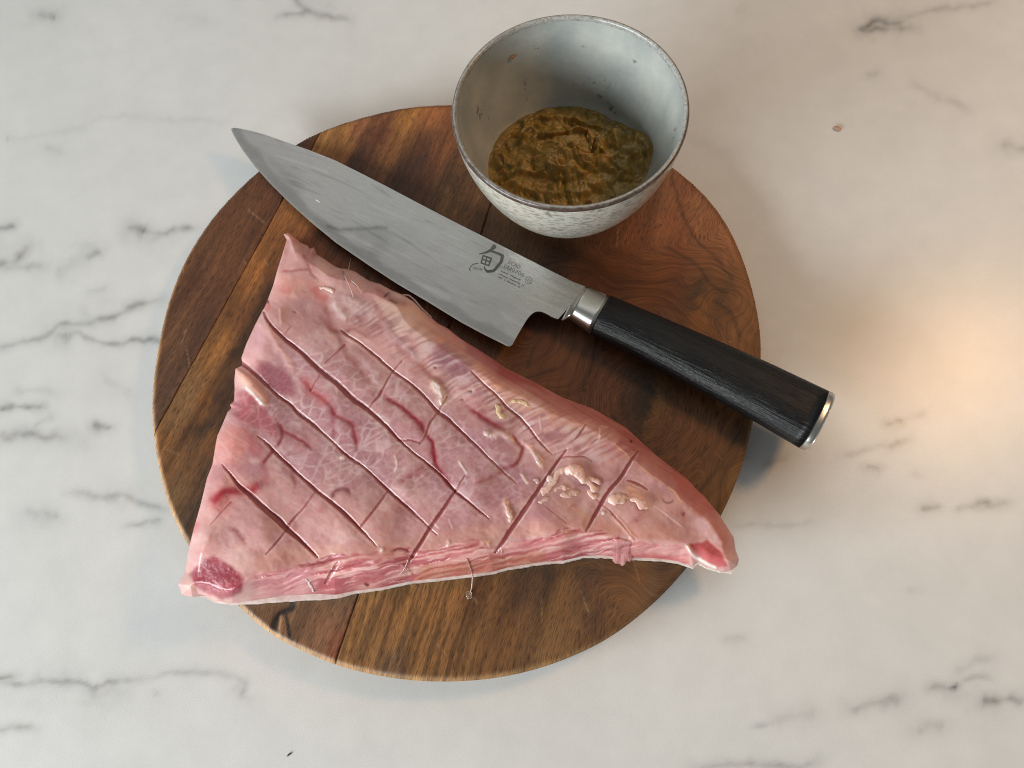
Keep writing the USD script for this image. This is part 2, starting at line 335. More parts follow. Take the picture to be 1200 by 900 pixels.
# ------------------------------------------------------------------ worktop
xs = np.r_[np.linspace(-0.9, -0.34, 15)[:-1], np.arange(-0.34, 0.36, 0.0011), np.linspace(0.361, 0.95, 15)]
ys = np.r_[np.linspace(-0.55, -0.11, 10)[:-1], np.arange(-0.11, 0.48, 0.0011), np.linspace(0.481, 1.1, 14)]
X, Y = np.meshgrid(xs, ys)
nx, ny = len(xs), len(ys)
TOP = np.c_[X.ravel(), Y.ravel(), np.zeros(nx * ny)]
px = to_px(TOP)
warp = np.stack([n2(px, 26, 1, 3) - 0.5, n2(px, 26, 2, 3) - 0.5], 1) * 16 + np.stack([n2(px, 6, 3, 2) - 0.5, n2(px, 6, 4, 2) - 0.5], 1) * 4
pw = px + warp
VEINS = [  # (points, half width, strength)
    ([(-6, 270), (8, 267), (20, 263)], 2.0, .55), ([(-4, 306), (15, 305), (30, 292), (36, 286)], 2.6, .55), ([(6, 311), (25, 312), (54, 313)], 2.5, .35),
    ([(-5, 290), (15, 288), (40, 296), (60, 290)], 9, .18), ([(60, 316), (76, 315), (98, 298), (122, 290)], 6, .28), ([(100, 302), (118, 292)], 3, .4),
    ([(150, 273), (164, 272), (172, 274)], 3.6, .62), ([(164, 273), (195, 273), (230, 266)], 1.8, .5), ([(140, 268), (200, 284), (225, 268)], 8, .10),
    ([(-5, 410), (12, 405), (29, 400), (59, 391), (73, 381), (98, 378), (132, 369), (161, 356), (191, 349)], 2.2, .5), ([(40, 398), (75, 388), (105, 376), (150, 364)], 7, .22),
    ([(64, 388), (80, 397), (93, 391), (117, 400), (142, 401), (166, 398), (186, 399)], 1.9, .48), ([(152, 399), (166, 398), (188, 400)], 2.2, .55),
    ([(-5, 479), (29, 478), (54, 479)], 1.6, .6), ([(-5, 514), (20, 512), (39, 510), (56, 514), (74, 513)], 3.0, .55), ([(10, 511), (60, 512), (110, 514)], 6, .18),
    ([(110, 503), (118, 500), (128, 501)], 2.2, .7), ([(20, 450), (26, 460), (45, 458), (64, 462)], 3, .2), ([(36, 500), (50, 492), (62, 488)], 2, .25), ([(120, 440), (140, 452), (154, 458)], 3.5, .18),
    ([(78, 576), (97, 577), (117, 584), (145, 582), (166, 591), (195, 598)], 2.2, .42), ([(120, 585), (160, 588), (175, 592)], 6, .2),
    ([(29, 602), (48, 600), (68, 608)], 4, .3), ([(146, 618), (165, 616), (186, 612)], 2, .42), ([(100, 340), (112, 338), (130, 334)], 2, .2),
    ([(-5, 795), (8, 794), (14, 792)], 2.6, .75), ([(-5, 805), (10, 803), (25, 802), (54, 797), (92, 798), (100, 801), (108, 806), (122, 803), (137, 800), (167, 795)], 2.1, .5),
    ([(-5, 812), (20, 806), (40, 800), (70, 798), (110, 812), (140, 806), (165, 800)], 9, .20), ([(100, 806), (108, 812), (130, 812)], 6, .24),
    ([(167, 797), (208, 789), (246, 786), (271, 792), (287, 800), (284, 812), (296, 818)], 2.3, .34), ([(278, 800), (284, 810)], 6, .26), ([(180, 818), (186, 812)], 2.5, .22),
    ([(-5, 855), (15, 853), (42, 856)], 2.2, .42), ([(30, 603), (58, 606), (75, 600)], 7, .14),
    ([(42, 18), (55, 17), (70, 20)], 2.6, .5), ([(48, 19), (60, 21), (68, 21)], 2.0, .6), ([(326, 19), (345, 18), (358, 15), (375, 19), (410, 23)], 2.0, .48), ([(345, -3), (352, 8), (360, 16)], 2.0, .45), ([(340, 2), (370, 4), (395, 12)], 7, .15),
    ([(-5, 165), (33, 163), (70, 155), (133, 136), (200, 140), (267, 141)], 2.2, .13), ([(8, 164), (12, 164)], 2, .3), ([(50, 175), (77, 179)], 3.5, .22), ([(150, 182), (158, 178)], 3, .1),
    ([(1006, 36), (1015, 29), (1027, 23), (1035, 24)], 2.4, .65), ([(1030, 24), (1045, 25), (1057, 21)], 2.6, .75), ([(1010, 34), (1030, 33), (1050, 31), (1074, 32)], 2.4, .55), ([(1012, 32), (1040, 27), (1060, 29)], 6, .35),
    ([(1054, 19), (1083, 15), (1100, 12), (1122, 8), (1170, 1)], 2.2, .35), ([(1070, 99), (1085, 106), (1100, 112), (1118, 121), (1134, 132)], 2.2, .24), ([(1172, 170), (1190, 172), (1206, 171)], 4.0, .38), ([(1012, 89), (1028, 86)], 3, .22),
    ([(1040, 497), (1045, 497)], 2.4, .62), ([(1046, 495), (1057, 493)], 2.2, .5), ([(1058, 493), (1068, 488), (1084, 483)], 2.2, .3), ([(983, 533), (1005, 529), (1033, 521), (1050, 519), (1068, 512)], 2.0, .34), ([(1040, 522), (1054, 517)], 2.2, .45),
    ([(890, 545), (905, 541), (927, 537)], 3.0, .35), ([(1016, 549), (1030, 549)], 2.0, .65), ([(1080, 595), (1090, 594), (1101, 595)], 1.8, .55), ([(1118, 595), (1133, 593), (1150, 592)], 2.0, .4), ([(1145, 591), (1162, 590), (1182, 589)], 1.8, .6), ([(1070, 553), (1078, 555)], 2, .3),
    ([(992, 830), (1010, 827), (1025, 823), (1054, 818)], 3.6, .5), ([(1085, 806), (1100, 803), (1117, 804)], 2.2, .5), ([(1114, 804), (1122, 803)], 1.8, .8), ([(1128, 798), (1133, 796), (1148, 793), (1164, 795)], 2.2, .42), ([(1120, 790), (1140, 776), (1164, 770)], 2.6, .25),
    ([(1150, 822), (1170, 820), (1198, 821)], 3.0, .6), ([(1100, 812), (1140, 818), (1190, 824)], 7, .18), ([(883, 852), (895, 850), (908, 846)], 2.0, .4), ([(908, 845), (930, 840), (955, 836)], 4, .25), ([(812, 899), (860, 897), (925, 898), (960, 893)], 2.6, .5),
    ([(860, 617), (905, 615), (955, 613)], 2.0, .22), ([(1074, 853), (1090, 850), (1106, 848)], 4, .3), ([(845, 750), (875, 748)], 2.5, .16), ([(810, 165), (860, 182)], 3, .10), ([(860, 12), (875, 14)], 5, .18), ([(1060, 690), (1085, 692)], 2.5, .15),
    ([(1010, 670), (1030, 690)], 16, .06), ([(560, 860), (620, 866)], 10, .06), ([(420, 870), (470, 880)], 8, .07), ([(200, 20), (240, 24)], 3, .08),
]
mask = np.zeros(len(px))
inside = (px[:, 0] > -30) & (px[:, 0] < 1230) & (px[:, 1] > -30) & (px[:, 1] < 930)
ii = np.where(inside)[0]
brk = n2(px[ii], 11, 9, 3)
for pts, w, s in VEINS:
    a = np.array(pts, float); lo, hi = a.min(0) - 5 * w - 22, a.max(0) + 5 * w + 22
    k = np.where((px[ii] > lo).all(1) & (px[ii] < hi).all(1))[0]
    if not len(k): continue
    d, _, tt = nearest(pw[ii[k]], a)
    ww = w * (0.85 + 1.4 * brk[k])
    endf = sstep(0, .12, tt) * sstep(0, .12, 1 - tt) * 0.75 + 0.25
    v = 0.84 * s * endf * np.exp(-np.abs(d / ww) ** 1.5 * (0.9 if w < 5 else 0.6)) * (0.32 + 1.7 * np.clip(brk[k] - .18, 0, 1) ** 1.3)
    if w < 5:
        v = v + 0.22 * s * np.exp(-(d / (w * 4.5)) ** 2)
    mask[ii[k]] = np.maximum(mask[ii[k]], v) + 0.25 * np.minimum(mask[ii[k]], v)
mask = np.clip(mask, 0, 0.93)
base = np.array([0.675, 0.68, 0.665]); dark = np.array([0.10, 0.105, 0.11])
cloud = n2(px, 150, 21, 4)
tone = base * (0.955 + 0.09 * cloud)[:, None]
rust = n2(px, 30, 25, 3)
dk = dark + np.array([0.05, 0.02, 0.0]) * sstep(.5, .7, rust)[:, None]
mcol = tone * (1 - mask[:, None]) + dk * mask[:, None]
idx = np.arange(nx * ny).reshape(ny, nx)
Q = np.stack([idx[:-1, :-1], idx[:-1, 1:], idx[1:, 1:], idx[1:, :-1]], -1).reshape(-1, 4)
ring = np.r_[idx[0, :], idx[1:, -1], idx[-1, -2::-1], idx[-2:0:-1, 0]]
low = TOP[ring] - [0, 0, 0.03]
n0 = len(TOP)
V = np.r_[TOP, low]
m = len(ring); j = np.arange(m)
S = np.stack([ring[j], n0 + j, n0 + (j + 1) % m, ring[(j + 1) % m]], -1)
top = obj('worktop', (V, np.r_[Q, S]), M['marble'], col=np.r_[mcol, mcol[ring]])
tag(top, 'pale marble-look worktop with thin grey veins under the round board', 'worktop', kind='structure')

# ------------------------------------------------------------------ round board of glued staves
BO = [(178.7, 460), (178, 486.7), (180.7, 514.7), (186, 546.7), (200, 598), (220, 638), (246, 677), (278.3, 708.3), (303.3, 731.7), (325, 748), (348, 759), (393.3, 779), (436.7, 790), (470, 795.8), (503, 798.4), (549.6, 797.6), (580, 794.5), (610, 788.8), (650, 777), (683, 763.5), (716, 746), (748, 722), (770, 703), (804.7, 665), (845, 604), (869, 546.7), (881, 501), (889, 450), (892, 412), (889, 374.7), (878.7, 329), (860, 278.7), (833, 236), (790.7, 198), (745, 168), (690, 144), (635, 129), (580, 123), (526, 123), (475, 126), (431.7, 136), (388, 149), (345, 170), (300, 203), (264, 238), (226.7, 288), (200, 346.7), (186.7, 400)]
bo = at(BO, ZB - 0.001)[:, :2]
ang = np.unwrap(np.arctan2(*(bo - bo.mean(0)).T[::-1])); rad = np.linalg.norm(bo - bo.mean(0), axis=1)
o = np.argsort(ang); from scipy.interpolate import CubicSpline
aa, rr_ = ang[o], rad[o]
cs = CubicSpline(np.r_[aa, aa[0] + 2 * np.pi], np.r_[rr_, rr_[0]], bc_type='periodic')
th = np.linspace(0, 2 * np.pi, 720, endpoint=False)
from scipy.ndimage import gaussian_filter1d
rs = gaussian_filter1d(cs(np.mod(th - aa[0], 2 * np.pi) + aa[0]), 6, mode='wrap')
board_poly = sg.Polygon(bo.mean(0) + np.stack([rs * np.cos(th), rs * np.sin(th)], 1))
BC = bo.mean(0)

def joint(p0, p1):
    a, b = at([p0, p1], ZB)[:, :2]
    d = (b - a) / np.linalg.norm(b - a)
    return a - d * 0.5, a + d * 0.8, d
J1 = joint((182, 505), (335, 228)); J2 = joint((393, 777), (576, 236))
def left_of(J, w):       # big polygon on the left of a joint line, shrunk by half the gap
    n = np.array([-J[2][1], J[2][0]])
    return sg.Polygon([J[0] + n * w, J[1] + n * w, J[1] + n * 0.8, J[0] + n * 0.8])
def right_of(J, w):
    n = np.array([-J[2][1], J[2][0]])
    return sg.Polygon([J[0] - n * w, J[1] - n * w, J[1] - n * 0.8, J[0] - n * 0.8])
g_ = 0.00005
staves = [board_poly.intersection(left_of(J1, g_)), board_poly.intersection(right_of(J1, g_)).intersection(left_of(J2, g_)), board_poly.intersection(right_of(J2, g_))]

TONES = [
    [((240, 330), (92, 62, 44)), ((200, 450), (88, 64, 50)), ((190, 490), (86, 66, 52)), ((210, 400), (96, 68, 50)), ((285, 250), (98, 66, 46)), ((310, 225), (92, 58, 38)), ((228, 400), (84, 58, 44)), ((265, 320), (100, 66, 46)), ((300, 265), (84, 54, 36))],
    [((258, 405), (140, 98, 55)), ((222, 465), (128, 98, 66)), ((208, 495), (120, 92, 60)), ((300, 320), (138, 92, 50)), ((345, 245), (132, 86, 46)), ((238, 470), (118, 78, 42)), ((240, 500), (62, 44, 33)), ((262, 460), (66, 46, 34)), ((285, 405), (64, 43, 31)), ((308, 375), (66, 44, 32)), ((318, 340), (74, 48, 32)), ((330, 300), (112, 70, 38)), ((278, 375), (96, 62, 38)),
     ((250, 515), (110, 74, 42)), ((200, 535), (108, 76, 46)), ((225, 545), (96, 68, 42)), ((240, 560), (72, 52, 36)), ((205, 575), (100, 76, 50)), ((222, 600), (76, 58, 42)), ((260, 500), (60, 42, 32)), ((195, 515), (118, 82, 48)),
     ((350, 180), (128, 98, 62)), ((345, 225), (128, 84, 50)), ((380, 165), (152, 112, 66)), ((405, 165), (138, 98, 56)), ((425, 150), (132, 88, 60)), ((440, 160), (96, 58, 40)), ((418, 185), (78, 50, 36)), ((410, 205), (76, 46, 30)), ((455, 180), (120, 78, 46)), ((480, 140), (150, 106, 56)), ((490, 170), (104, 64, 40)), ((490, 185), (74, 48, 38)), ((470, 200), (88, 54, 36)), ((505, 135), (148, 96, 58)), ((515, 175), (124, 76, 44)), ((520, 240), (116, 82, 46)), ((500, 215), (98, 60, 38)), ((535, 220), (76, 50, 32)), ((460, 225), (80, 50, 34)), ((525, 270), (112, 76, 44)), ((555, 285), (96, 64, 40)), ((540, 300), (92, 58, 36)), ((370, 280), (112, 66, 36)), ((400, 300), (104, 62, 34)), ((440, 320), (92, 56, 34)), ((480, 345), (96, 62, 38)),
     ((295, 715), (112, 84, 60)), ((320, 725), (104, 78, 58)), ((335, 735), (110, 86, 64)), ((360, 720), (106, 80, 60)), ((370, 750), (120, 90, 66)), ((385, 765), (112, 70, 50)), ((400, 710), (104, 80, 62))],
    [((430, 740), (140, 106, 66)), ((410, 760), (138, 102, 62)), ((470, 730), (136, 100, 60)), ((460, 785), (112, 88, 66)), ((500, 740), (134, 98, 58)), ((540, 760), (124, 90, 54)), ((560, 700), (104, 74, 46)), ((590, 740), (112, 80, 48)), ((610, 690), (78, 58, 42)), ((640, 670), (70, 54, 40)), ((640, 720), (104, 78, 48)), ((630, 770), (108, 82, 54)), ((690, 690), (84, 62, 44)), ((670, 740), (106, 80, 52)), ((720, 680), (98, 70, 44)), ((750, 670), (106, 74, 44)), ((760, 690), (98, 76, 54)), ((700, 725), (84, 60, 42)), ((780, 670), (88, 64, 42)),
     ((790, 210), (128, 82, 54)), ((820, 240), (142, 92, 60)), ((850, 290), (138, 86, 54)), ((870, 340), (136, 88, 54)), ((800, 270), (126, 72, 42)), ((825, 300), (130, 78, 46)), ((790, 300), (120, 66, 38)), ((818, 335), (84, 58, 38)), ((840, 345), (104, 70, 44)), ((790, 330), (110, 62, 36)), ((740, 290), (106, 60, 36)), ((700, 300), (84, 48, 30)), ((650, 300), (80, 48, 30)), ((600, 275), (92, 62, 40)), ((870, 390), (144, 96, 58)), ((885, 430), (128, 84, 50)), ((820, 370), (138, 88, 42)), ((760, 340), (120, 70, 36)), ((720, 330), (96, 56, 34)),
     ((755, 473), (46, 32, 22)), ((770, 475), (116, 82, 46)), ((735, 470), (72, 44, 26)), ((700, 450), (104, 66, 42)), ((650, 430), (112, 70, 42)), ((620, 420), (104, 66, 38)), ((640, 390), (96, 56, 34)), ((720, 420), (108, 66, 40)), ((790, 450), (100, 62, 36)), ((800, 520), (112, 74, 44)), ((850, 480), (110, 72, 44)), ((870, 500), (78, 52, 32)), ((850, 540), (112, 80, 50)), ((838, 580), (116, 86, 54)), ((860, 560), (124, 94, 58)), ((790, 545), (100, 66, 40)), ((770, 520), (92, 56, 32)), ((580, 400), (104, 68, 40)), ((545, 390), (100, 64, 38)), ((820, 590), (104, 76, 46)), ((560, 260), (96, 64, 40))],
]
GAIN = 1.10 * np.array([1.06, 1.0, 0.91])
KNOT = at((755, 473), ZB)[0, :2]
gd = J1[2]

board = thing('round_board', 'round brown hardwood board of glued staves under the meat, knife and bowl', 'cutting board')
def stave(poly, k):
    poly = poly if poly.geom_type == 'Polygon' else max(poly.geoms, key=lambda q: q.area)
    P, nb, T = grid_in(poly, 0.0008, 0.0008)
    Z = np.full(len(P), ZB)
    # rounded outer edge
    db = np.array(cKDTree(np.array(board_poly.exterior.coords)).query(P)[0])
    db = np.maximum(db - 0.0003, 0)
    ch = 0.0022
    Z -= 0.0016 * np.clip(1 - db / ch, 0, 1) ** 2
    Z += (n2(P, 0.02, 30 + k, 2) - 0.5) * 0.00035
    dj = np.full(len(P), 9.0)
    for J in (J1, J2):
        n = np.array([-J[2][1], J[2][0]])
        dj = np.minimum(dj, np.abs((P - J[0]) @ n))
    Z -= 0.0002 * np.exp(-(dj / 0.0005) ** 2)
    q = to_px(np.c_[P, Z])
    # slow colour
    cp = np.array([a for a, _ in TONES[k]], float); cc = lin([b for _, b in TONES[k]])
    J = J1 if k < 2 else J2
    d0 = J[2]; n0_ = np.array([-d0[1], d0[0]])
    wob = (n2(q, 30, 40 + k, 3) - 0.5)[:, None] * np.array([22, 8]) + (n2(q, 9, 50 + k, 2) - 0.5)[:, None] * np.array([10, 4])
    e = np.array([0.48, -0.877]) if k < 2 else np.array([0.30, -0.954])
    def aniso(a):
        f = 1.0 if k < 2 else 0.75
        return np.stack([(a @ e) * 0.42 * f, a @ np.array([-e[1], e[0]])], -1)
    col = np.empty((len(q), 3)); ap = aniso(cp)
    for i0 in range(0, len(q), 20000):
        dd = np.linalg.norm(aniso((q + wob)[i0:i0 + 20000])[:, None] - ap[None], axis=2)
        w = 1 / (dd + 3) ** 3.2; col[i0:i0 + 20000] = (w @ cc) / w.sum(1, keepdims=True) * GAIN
    # grain coordinates
    a = P - BC
    u, v = a @ d0, a @ n0_
    bend = (n2(P, 0.07, 60 + k, 2) - 0.5) * 0.012 + (n2(P, 0.018, 64 + k, 2) - 0.5) * 0.0013
    v = v + bend
    if k == 2:
        r = P - KNOT
        er = np.hypot((r @ d0) / 1.25, r @ n0_)
        an = np.arctan2(r @ n0_, (r @ d0) / 1.25)
        wk = 1 - sstep(0.035, 0.075, er + (n2(P, 0.03, 71, 2) - 0.5) * 0.03)
        # figured grain right of the knot, straight grain to the lower left
        rv = er * 0.55 + (n2(P, 0.03, 72, 2) - 0.5) * 0.004
        u = u * (1 - wk) + wk * an * 0.022
        v = v * (1 - wk) + wk * rv * 1.3
        fig = sstep(0.02, 0.08, (P - at((600, 720), ZB)[0, :2])[:, 0]) * (1 - wk)
        v = v + fig * ((n2(P, 0.030, 73, 2) - 0.5) * 0.012)
        ringc = 0.5 + 0.5 * np.sin(er * 2 * np.pi / 0.0052 + 4 * (n2(P, 0.03, 75, 2)))
        col *= (1 - 0.22 * wk * (ringc ** 3))[:, None]
        col *= (1 - 0.45 * np.exp(-(er / 0.0035) ** 2))[:, None]
        col *= (1 - 0.25 * np.exp(-(er / 0.010) ** 2))[:, None]
        for line in ([(790, 208), (800, 250), (812, 276), (835, 300), (855, 325)], [(780, 290), (800, 300), (818, 312), (832, 332), (850, 342)], [(836, 352), (850, 362), (862, 378), (868, 400)], [(868, 505), (845, 545), (820, 575)], [(700, 395), (690, 440), (682, 470)], [(640, 385), (626, 405), (618, 430)]):
            d, _, _ = nearest(q + wob * 0.35, line); col *= (1 - 0.42 * np.exp(-(d / 2.2) ** 2))[:, None]
        # stripes at the foot of the board
        st = sstep(640, 520, q[:, 0]) * sstep(560, 660, q[:, 1])
        sx = v * 1.0 + (n2(P, 0.01, 77, 2) - 0.5) * 0.0012
        nn = noise(np.c_[sx / 0.0011, u / 0.022, np.zeros(len(u))], 5)
        col *= (1 + st * (sstep(.40, .60, nn) * 0.46 - 0.42))[:, None]
    else:
        nn = noise(np.c_[v / 0.0021, u / 0.034, np.zeros(len(u))], 6 + k)
        amt = 0.30 if k == 1 else 0.22
        col *= (1 + amt * (sstep(.3, .7, nn) - 0.55))[:, None]
        if k == 1:
            # black bark pocket near the lower edge
            m = np.zeros(len(q))
            for line, w_, s_ in (([(344, 705), (342, 712), (333, 718), (322, 728), (319, 738), (324, 744)], 4.2, .92), ([(334, 716), (337, 728), (339, 740), (340, 752)], 2.4, .9), ([(320, 733), (324, 740), (330, 747)], 4.0, .9), ([(326, 722), (322, 736)], 4.5, .85), ([(344, 704), (340, 714), (330, 720)], 3.4, .9)):
                d, _, _ = nearest(q + wob * 0.2, line); m = np.maximum(m, s_ * np.exp(-(d / w_) ** 4) * (0.75 + 0.5 * n2(q, 3, 81, 2)))
            col = col * (1 - m[:, None]) + np.array([0.012, 0.011, 0.011]) * m[:, None]
            d, _, _ = nearest(q, [(329, 722), (327.5, 740), (328.5, 749)]); m = 0.7 * np.exp(-(d / 1.4) ** 2)
            col = col * (1 - m[:, None]) + lin((190, 150, 110)) * m[:, None]
            Z -= 0.0006 * np.exp(-(nearest(q, [(342, 708), (330, 720), (321, 735)])[0] / 4) ** 2)
    # knife scratches and the dark glue line
    if k == 2:
        col *= 1 + (np.array([.90, 1.0, 1.0]) - 1) * sstep(560, 420, q[:, 1])[:, None]
    for t_ in range(26 if k == 1 else 34):
        c0 = np.array(rng.uniform([180, 130], [860, 790])); al = rng.normal(1.2, .35); ln = rng.uniform(8, 45)
        dv = np.array([math.cos(al), math.sin(al)]) * ln
        d, _, tt = nearest(q, [c0, c0 + dv]); mm = 0.30 * np.exp(-(d / 0.7) ** 2) * sstep(0, .2, tt) * sstep(0, .2, 1 - tt)
        col = col * (1 - mm[:, None]) + lin((190, 160, 125)) * mm[:, None]
    col *= (1 - (0.35 * sstep(500, 720, q[:, 1] + 2 * (300 - q[:, 0]) * (q[:, 0] < 300)) + 0.05) * np.exp(-(dj / 0.0006) ** 2))[:, None]
    # worn pale rim, strongest along the left and the foot
    an2 = np.arctan2(P[:, 1] - BC[1], P[:, 0] - BC[0])
    rim_s = 0.15 + 0.85 * np.clip(np.cos(an2 + 2.5), 0, 1) ** 0.7
    ed = np.exp(-(db / 0.0012) ** 2) * rim_s * (0.55 + 0.9 * n2(P, 0.006, 90, 3))
    ed = np.clip(ed * (.55 + .45 * np.clip(np.cos(an2 + 2.9), 0, 1)), 0, 0.9)[:, None]
    col = col * (1 - ed) + lin((192, 150, 102)) * ed
    # side wall
    B = P[:nb]; inward = BC - B; inward /= np.linalg.norm(inward, axis=1, keepdims=True)
    rows = [(0.0, ZB - 0.005), (0.0006, 0.0035), (0.0025, 0.0)]
    Vs = [np.c_[P, Z]]; cs_ = [col]; gs = [np.c_[u, v, np.zeros(len(u))]]
    pale = lin((138, 98, 62))[None] * (0.7 + 0.6 * n2(B, 0.006, 91, 3))[:, None]
    for off, z in rows:
        Vs.append(np.c_[B + (inward * off if True else 0), np.full(nb, z)]); cs_.append(pale); gs.append(gs[0][:nb] + [0, 0, z])
    base_i = [np.arange(nb)] + [len(P) + i * nb + np.arange(nb) for i in range(len(rows))]
    Fs = [T]
    for a_, b_ in zip(base_i[:-1], base_i[1:]):
        nxt = np.roll(np.arange(nb), -1)
        quad = np.stack([a_, b_, b_[nxt], a_[nxt]], -1)
        Fs += [quad[:, [0, 1, 2]], quad[:, [0, 2, 3]]]
    # which way round the ring runs
    ar = 0.5 * np.sum(B[:, 0] * np.roll(B[:, 1], -1) - np.roll(B[:, 0], -1) * B[:, 1])
    F = np.vstack(Fs)
    if ar < 0:
        F[len(T):] = F[len(T):][:, ::-1]
    return (np.vstack(Vs), F), np.vstack(cs_), np.vstack(gs)
LAB = ['dull brown stave at the left rim', 'stave with a pale sapwood stripe and black bark pocket', 'broad stave with a dark knot']
for k, s in enumerate(staves):
    mesh, tc, gc = stave(s, k)
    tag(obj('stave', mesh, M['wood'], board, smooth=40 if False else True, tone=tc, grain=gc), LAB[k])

# ------------------------------------------------------------------ bowl
BZ = 0.0655
rim_px = np.array([(666.7, 19.3), (600, 35), (566.7, 56.7), (540, 93), (526.7, 133), (531.7, 163), (550, 196.7), (576.7, 220), (616.7, 238), (660, 246.7), (700, 244), (740, 231.7), (773, 211.7), (796.7, 180), (808, 143), (805, 106.7), (786.7, 73), (760, 46.7), (716.7, 26.7)])
rw = at(rim_px, ZB + BZ - 0.002)[:, :2]
A_ = np.c_[2 * rw, np.ones(len(rw))]; sol = np.linalg.lstsq(A_, (rw ** 2).sum(1), rcond=None)[0]
CB = sol[:2]; RB = math.sqrt(sol[2] + CB @ CB)
bowl = UsdGeom.Xform.Define(stage, '/World/bowl')
bowl.AddTranslateOp().Set(Gf.Vec3d(CB[0], CB[1], ZB))
tag(bowl, 'small speckled grey glazed bowl with dark rim standing on the board', 'bowl')
k_ = RB / 0.0545
TW = 0.0023
def r_out(z):
    t = np.clip((np.asarray(z, float) - 0.005) / (BZ - 0.005), 0, 1)
    return k_ * (0.0280 + 0.0265 * np.sin(t * np.pi / 2) ** 0.66 * (0.93 + 0.07 * t))
zz = np.linspace(0.005, BZ - 0.0016, 44)
out = [(k_ * 0.0220, 0.0018), (k_ * 0.0222, 0.0004), (k_ * 0.0238, 0.0), (k_ * 0.0248, 0.0006), (k_ * 0.0250, 0.0036), (k_ * 0.0254, 0.0046)] + [(r_out(z), z) for z in zz[1:]]
def r_in(z):
    z = np.asarray(z, float)
    t = np.clip((z - 0.0095) / (BZ - 0.0095), 0, 1)
    return np.minimum(k_ * (0.012 + (0.0545 - TW - 0.012) * np.sqrt(np.clip(1 - (1 - t) ** 2.1, 0, 1)) ** 0.82), r_out(z) - TW)
zi = BZ - 0.0016 - (BZ - 0.0016 - 0.0095) * (np.linspace(0, 1, 60) ** 1.0)
inn = [(float(r_in(z)), z) for z in zi]
inn += [(inn[-1][0] * f, 0.0095 - 0.0012 * (1 - f ** 2)) for f in (.8, .55, .3, .08)]
Vo, Fo = lathe(out, 200)
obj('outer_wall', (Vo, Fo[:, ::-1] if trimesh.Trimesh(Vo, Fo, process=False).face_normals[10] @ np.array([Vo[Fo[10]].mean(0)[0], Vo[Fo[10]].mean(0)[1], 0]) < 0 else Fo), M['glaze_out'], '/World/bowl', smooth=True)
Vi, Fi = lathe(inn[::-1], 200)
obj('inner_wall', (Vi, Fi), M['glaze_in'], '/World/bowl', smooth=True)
ro_, ri_ = out[-1][0], inn[0][0]
mid, hw = (ro_ + ri_) / 2, (ro_ - ri_) / 2
z0_ = BZ - 0.0016
rp = [(ro_ + 0.00005, z0_ - 0.0004)] + [(mid + (hw + 0.00008) * math.cos(a), z0_ + 0.0017 * math.sin(a)) for a in np.linspace(0, math.pi, 12)] + [(ri_ - 0.00005, z0_ - 0.0008)]
Vr, Fr = lathe(rp, 240)
an = np.arctan2(Vr[:, 1], Vr[:, 0])
Vr[:, 2] += 0.00025 * np.sin(3 * an + 1) * (Vr[:, 2] > z0_)
rk = sstep(ri_ + 0.0010, mid + 0.0009, np.hypot(Vr[:, 0], Vr[:, 1]))[:, None] + 0.5 * (noise(Vr * 700, 12) - .5)[:, None]
rk = np.clip(rk, 0, 1); obj('rim', (Vr, Fr), M['rim'], '/World/bowl', smooth=True, col=np.array([.34, .34, .32]) * (1 - rk) + np.array([.07, .045, .035]) * rk)

_ow = to_px(Vo + [CB[0], CB[1], ZB]); print('bowl foot y', _ow[:, 1].max(), 'left', _ow[(_ow[:,1]>195)&(_ow[:,1]<205)][:, 0].min(), _ow[(_ow[:,1]>240)&(_ow[:,1]<250)][:, 0].min())
# ------------------------------------------------------------------ paste in the bowl
def hit_bowl(p):
    """Where the line of sight through p meets the inside of the bowl."""
    zs = np.linspace(0.009, BZ - 0.003, 400)
    res = []
    for q in np.atleast_2d(p):
        X_ = at(np.tile(q, (400, 1)), zs + ZB)[:, :2] - CB
        f = np.hypot(*X_.T) - r_in(zs)
        # the far wall first (going down)
        k = np.where(f[:-1] * f[1:] <= 0)[0]
        i = k[-1] if len(k) else int(np.argmin(np.abs(f)))
        k2 = k[0] if len(k) else i
        res.append((X_[k2][0], X_[k2][1], zs[k2]))
    return np.array(res)
PO = [(571, 192), (575, 178), (588, 156), (603, 143), (622, 133), (640, 127), (655, 125), (680, 125), (700, 129), (717, 139), (728, 149), (745, 150), (757, 158), (768, 167), (768, 180), (758, 200)]
edge = hit_bowl(PO)
ea = np.arctan2(edge[:, 1], edge[:, 0]); er = np.hypot(edge[:, 0], edge[:, 1])
print('paste edge r', np.round(er, 4), 'z', np.round(edge[:, 2], 4), 'ang', np.round(np.degrees(ea)))
NA, NR = 420, 170
ta = np.linspace(-np.pi, np.pi, NA, endpoint=False)
front_z = float(np.median(edge[:, 2][[0, 1, -1]]))
o = np.argsort(ea)
zedge = np.interp(ta, np.r_[ea[o] - 2 * np.pi, ea[o], ea[o] + 2 * np.pi], np.tile(edge[o, 2], 3))
fr_ = ((ta < np.sort(ea)[0]) | (ta > np.sort(ea)[-1]))
zedge = gaussian_filter1d(zedge, 10, mode='wrap')
redge = r_in(zedge)
ss = np.linspace(0, 1, NR)
A2, S2 = np.meshgrid(ta, ss, indexing='ij')
R2 = redge[:, None] * S2
px_, py_ = R2 * np.cos(A2), R2 * np.sin(A2)
pc = np.stack([px_.ravel(), py_.ravel()], 1)
zc = 0.027
Zp = zc + (zedge[:, None] - zc) * S2 ** 2.2
pe = edge.mean(0)
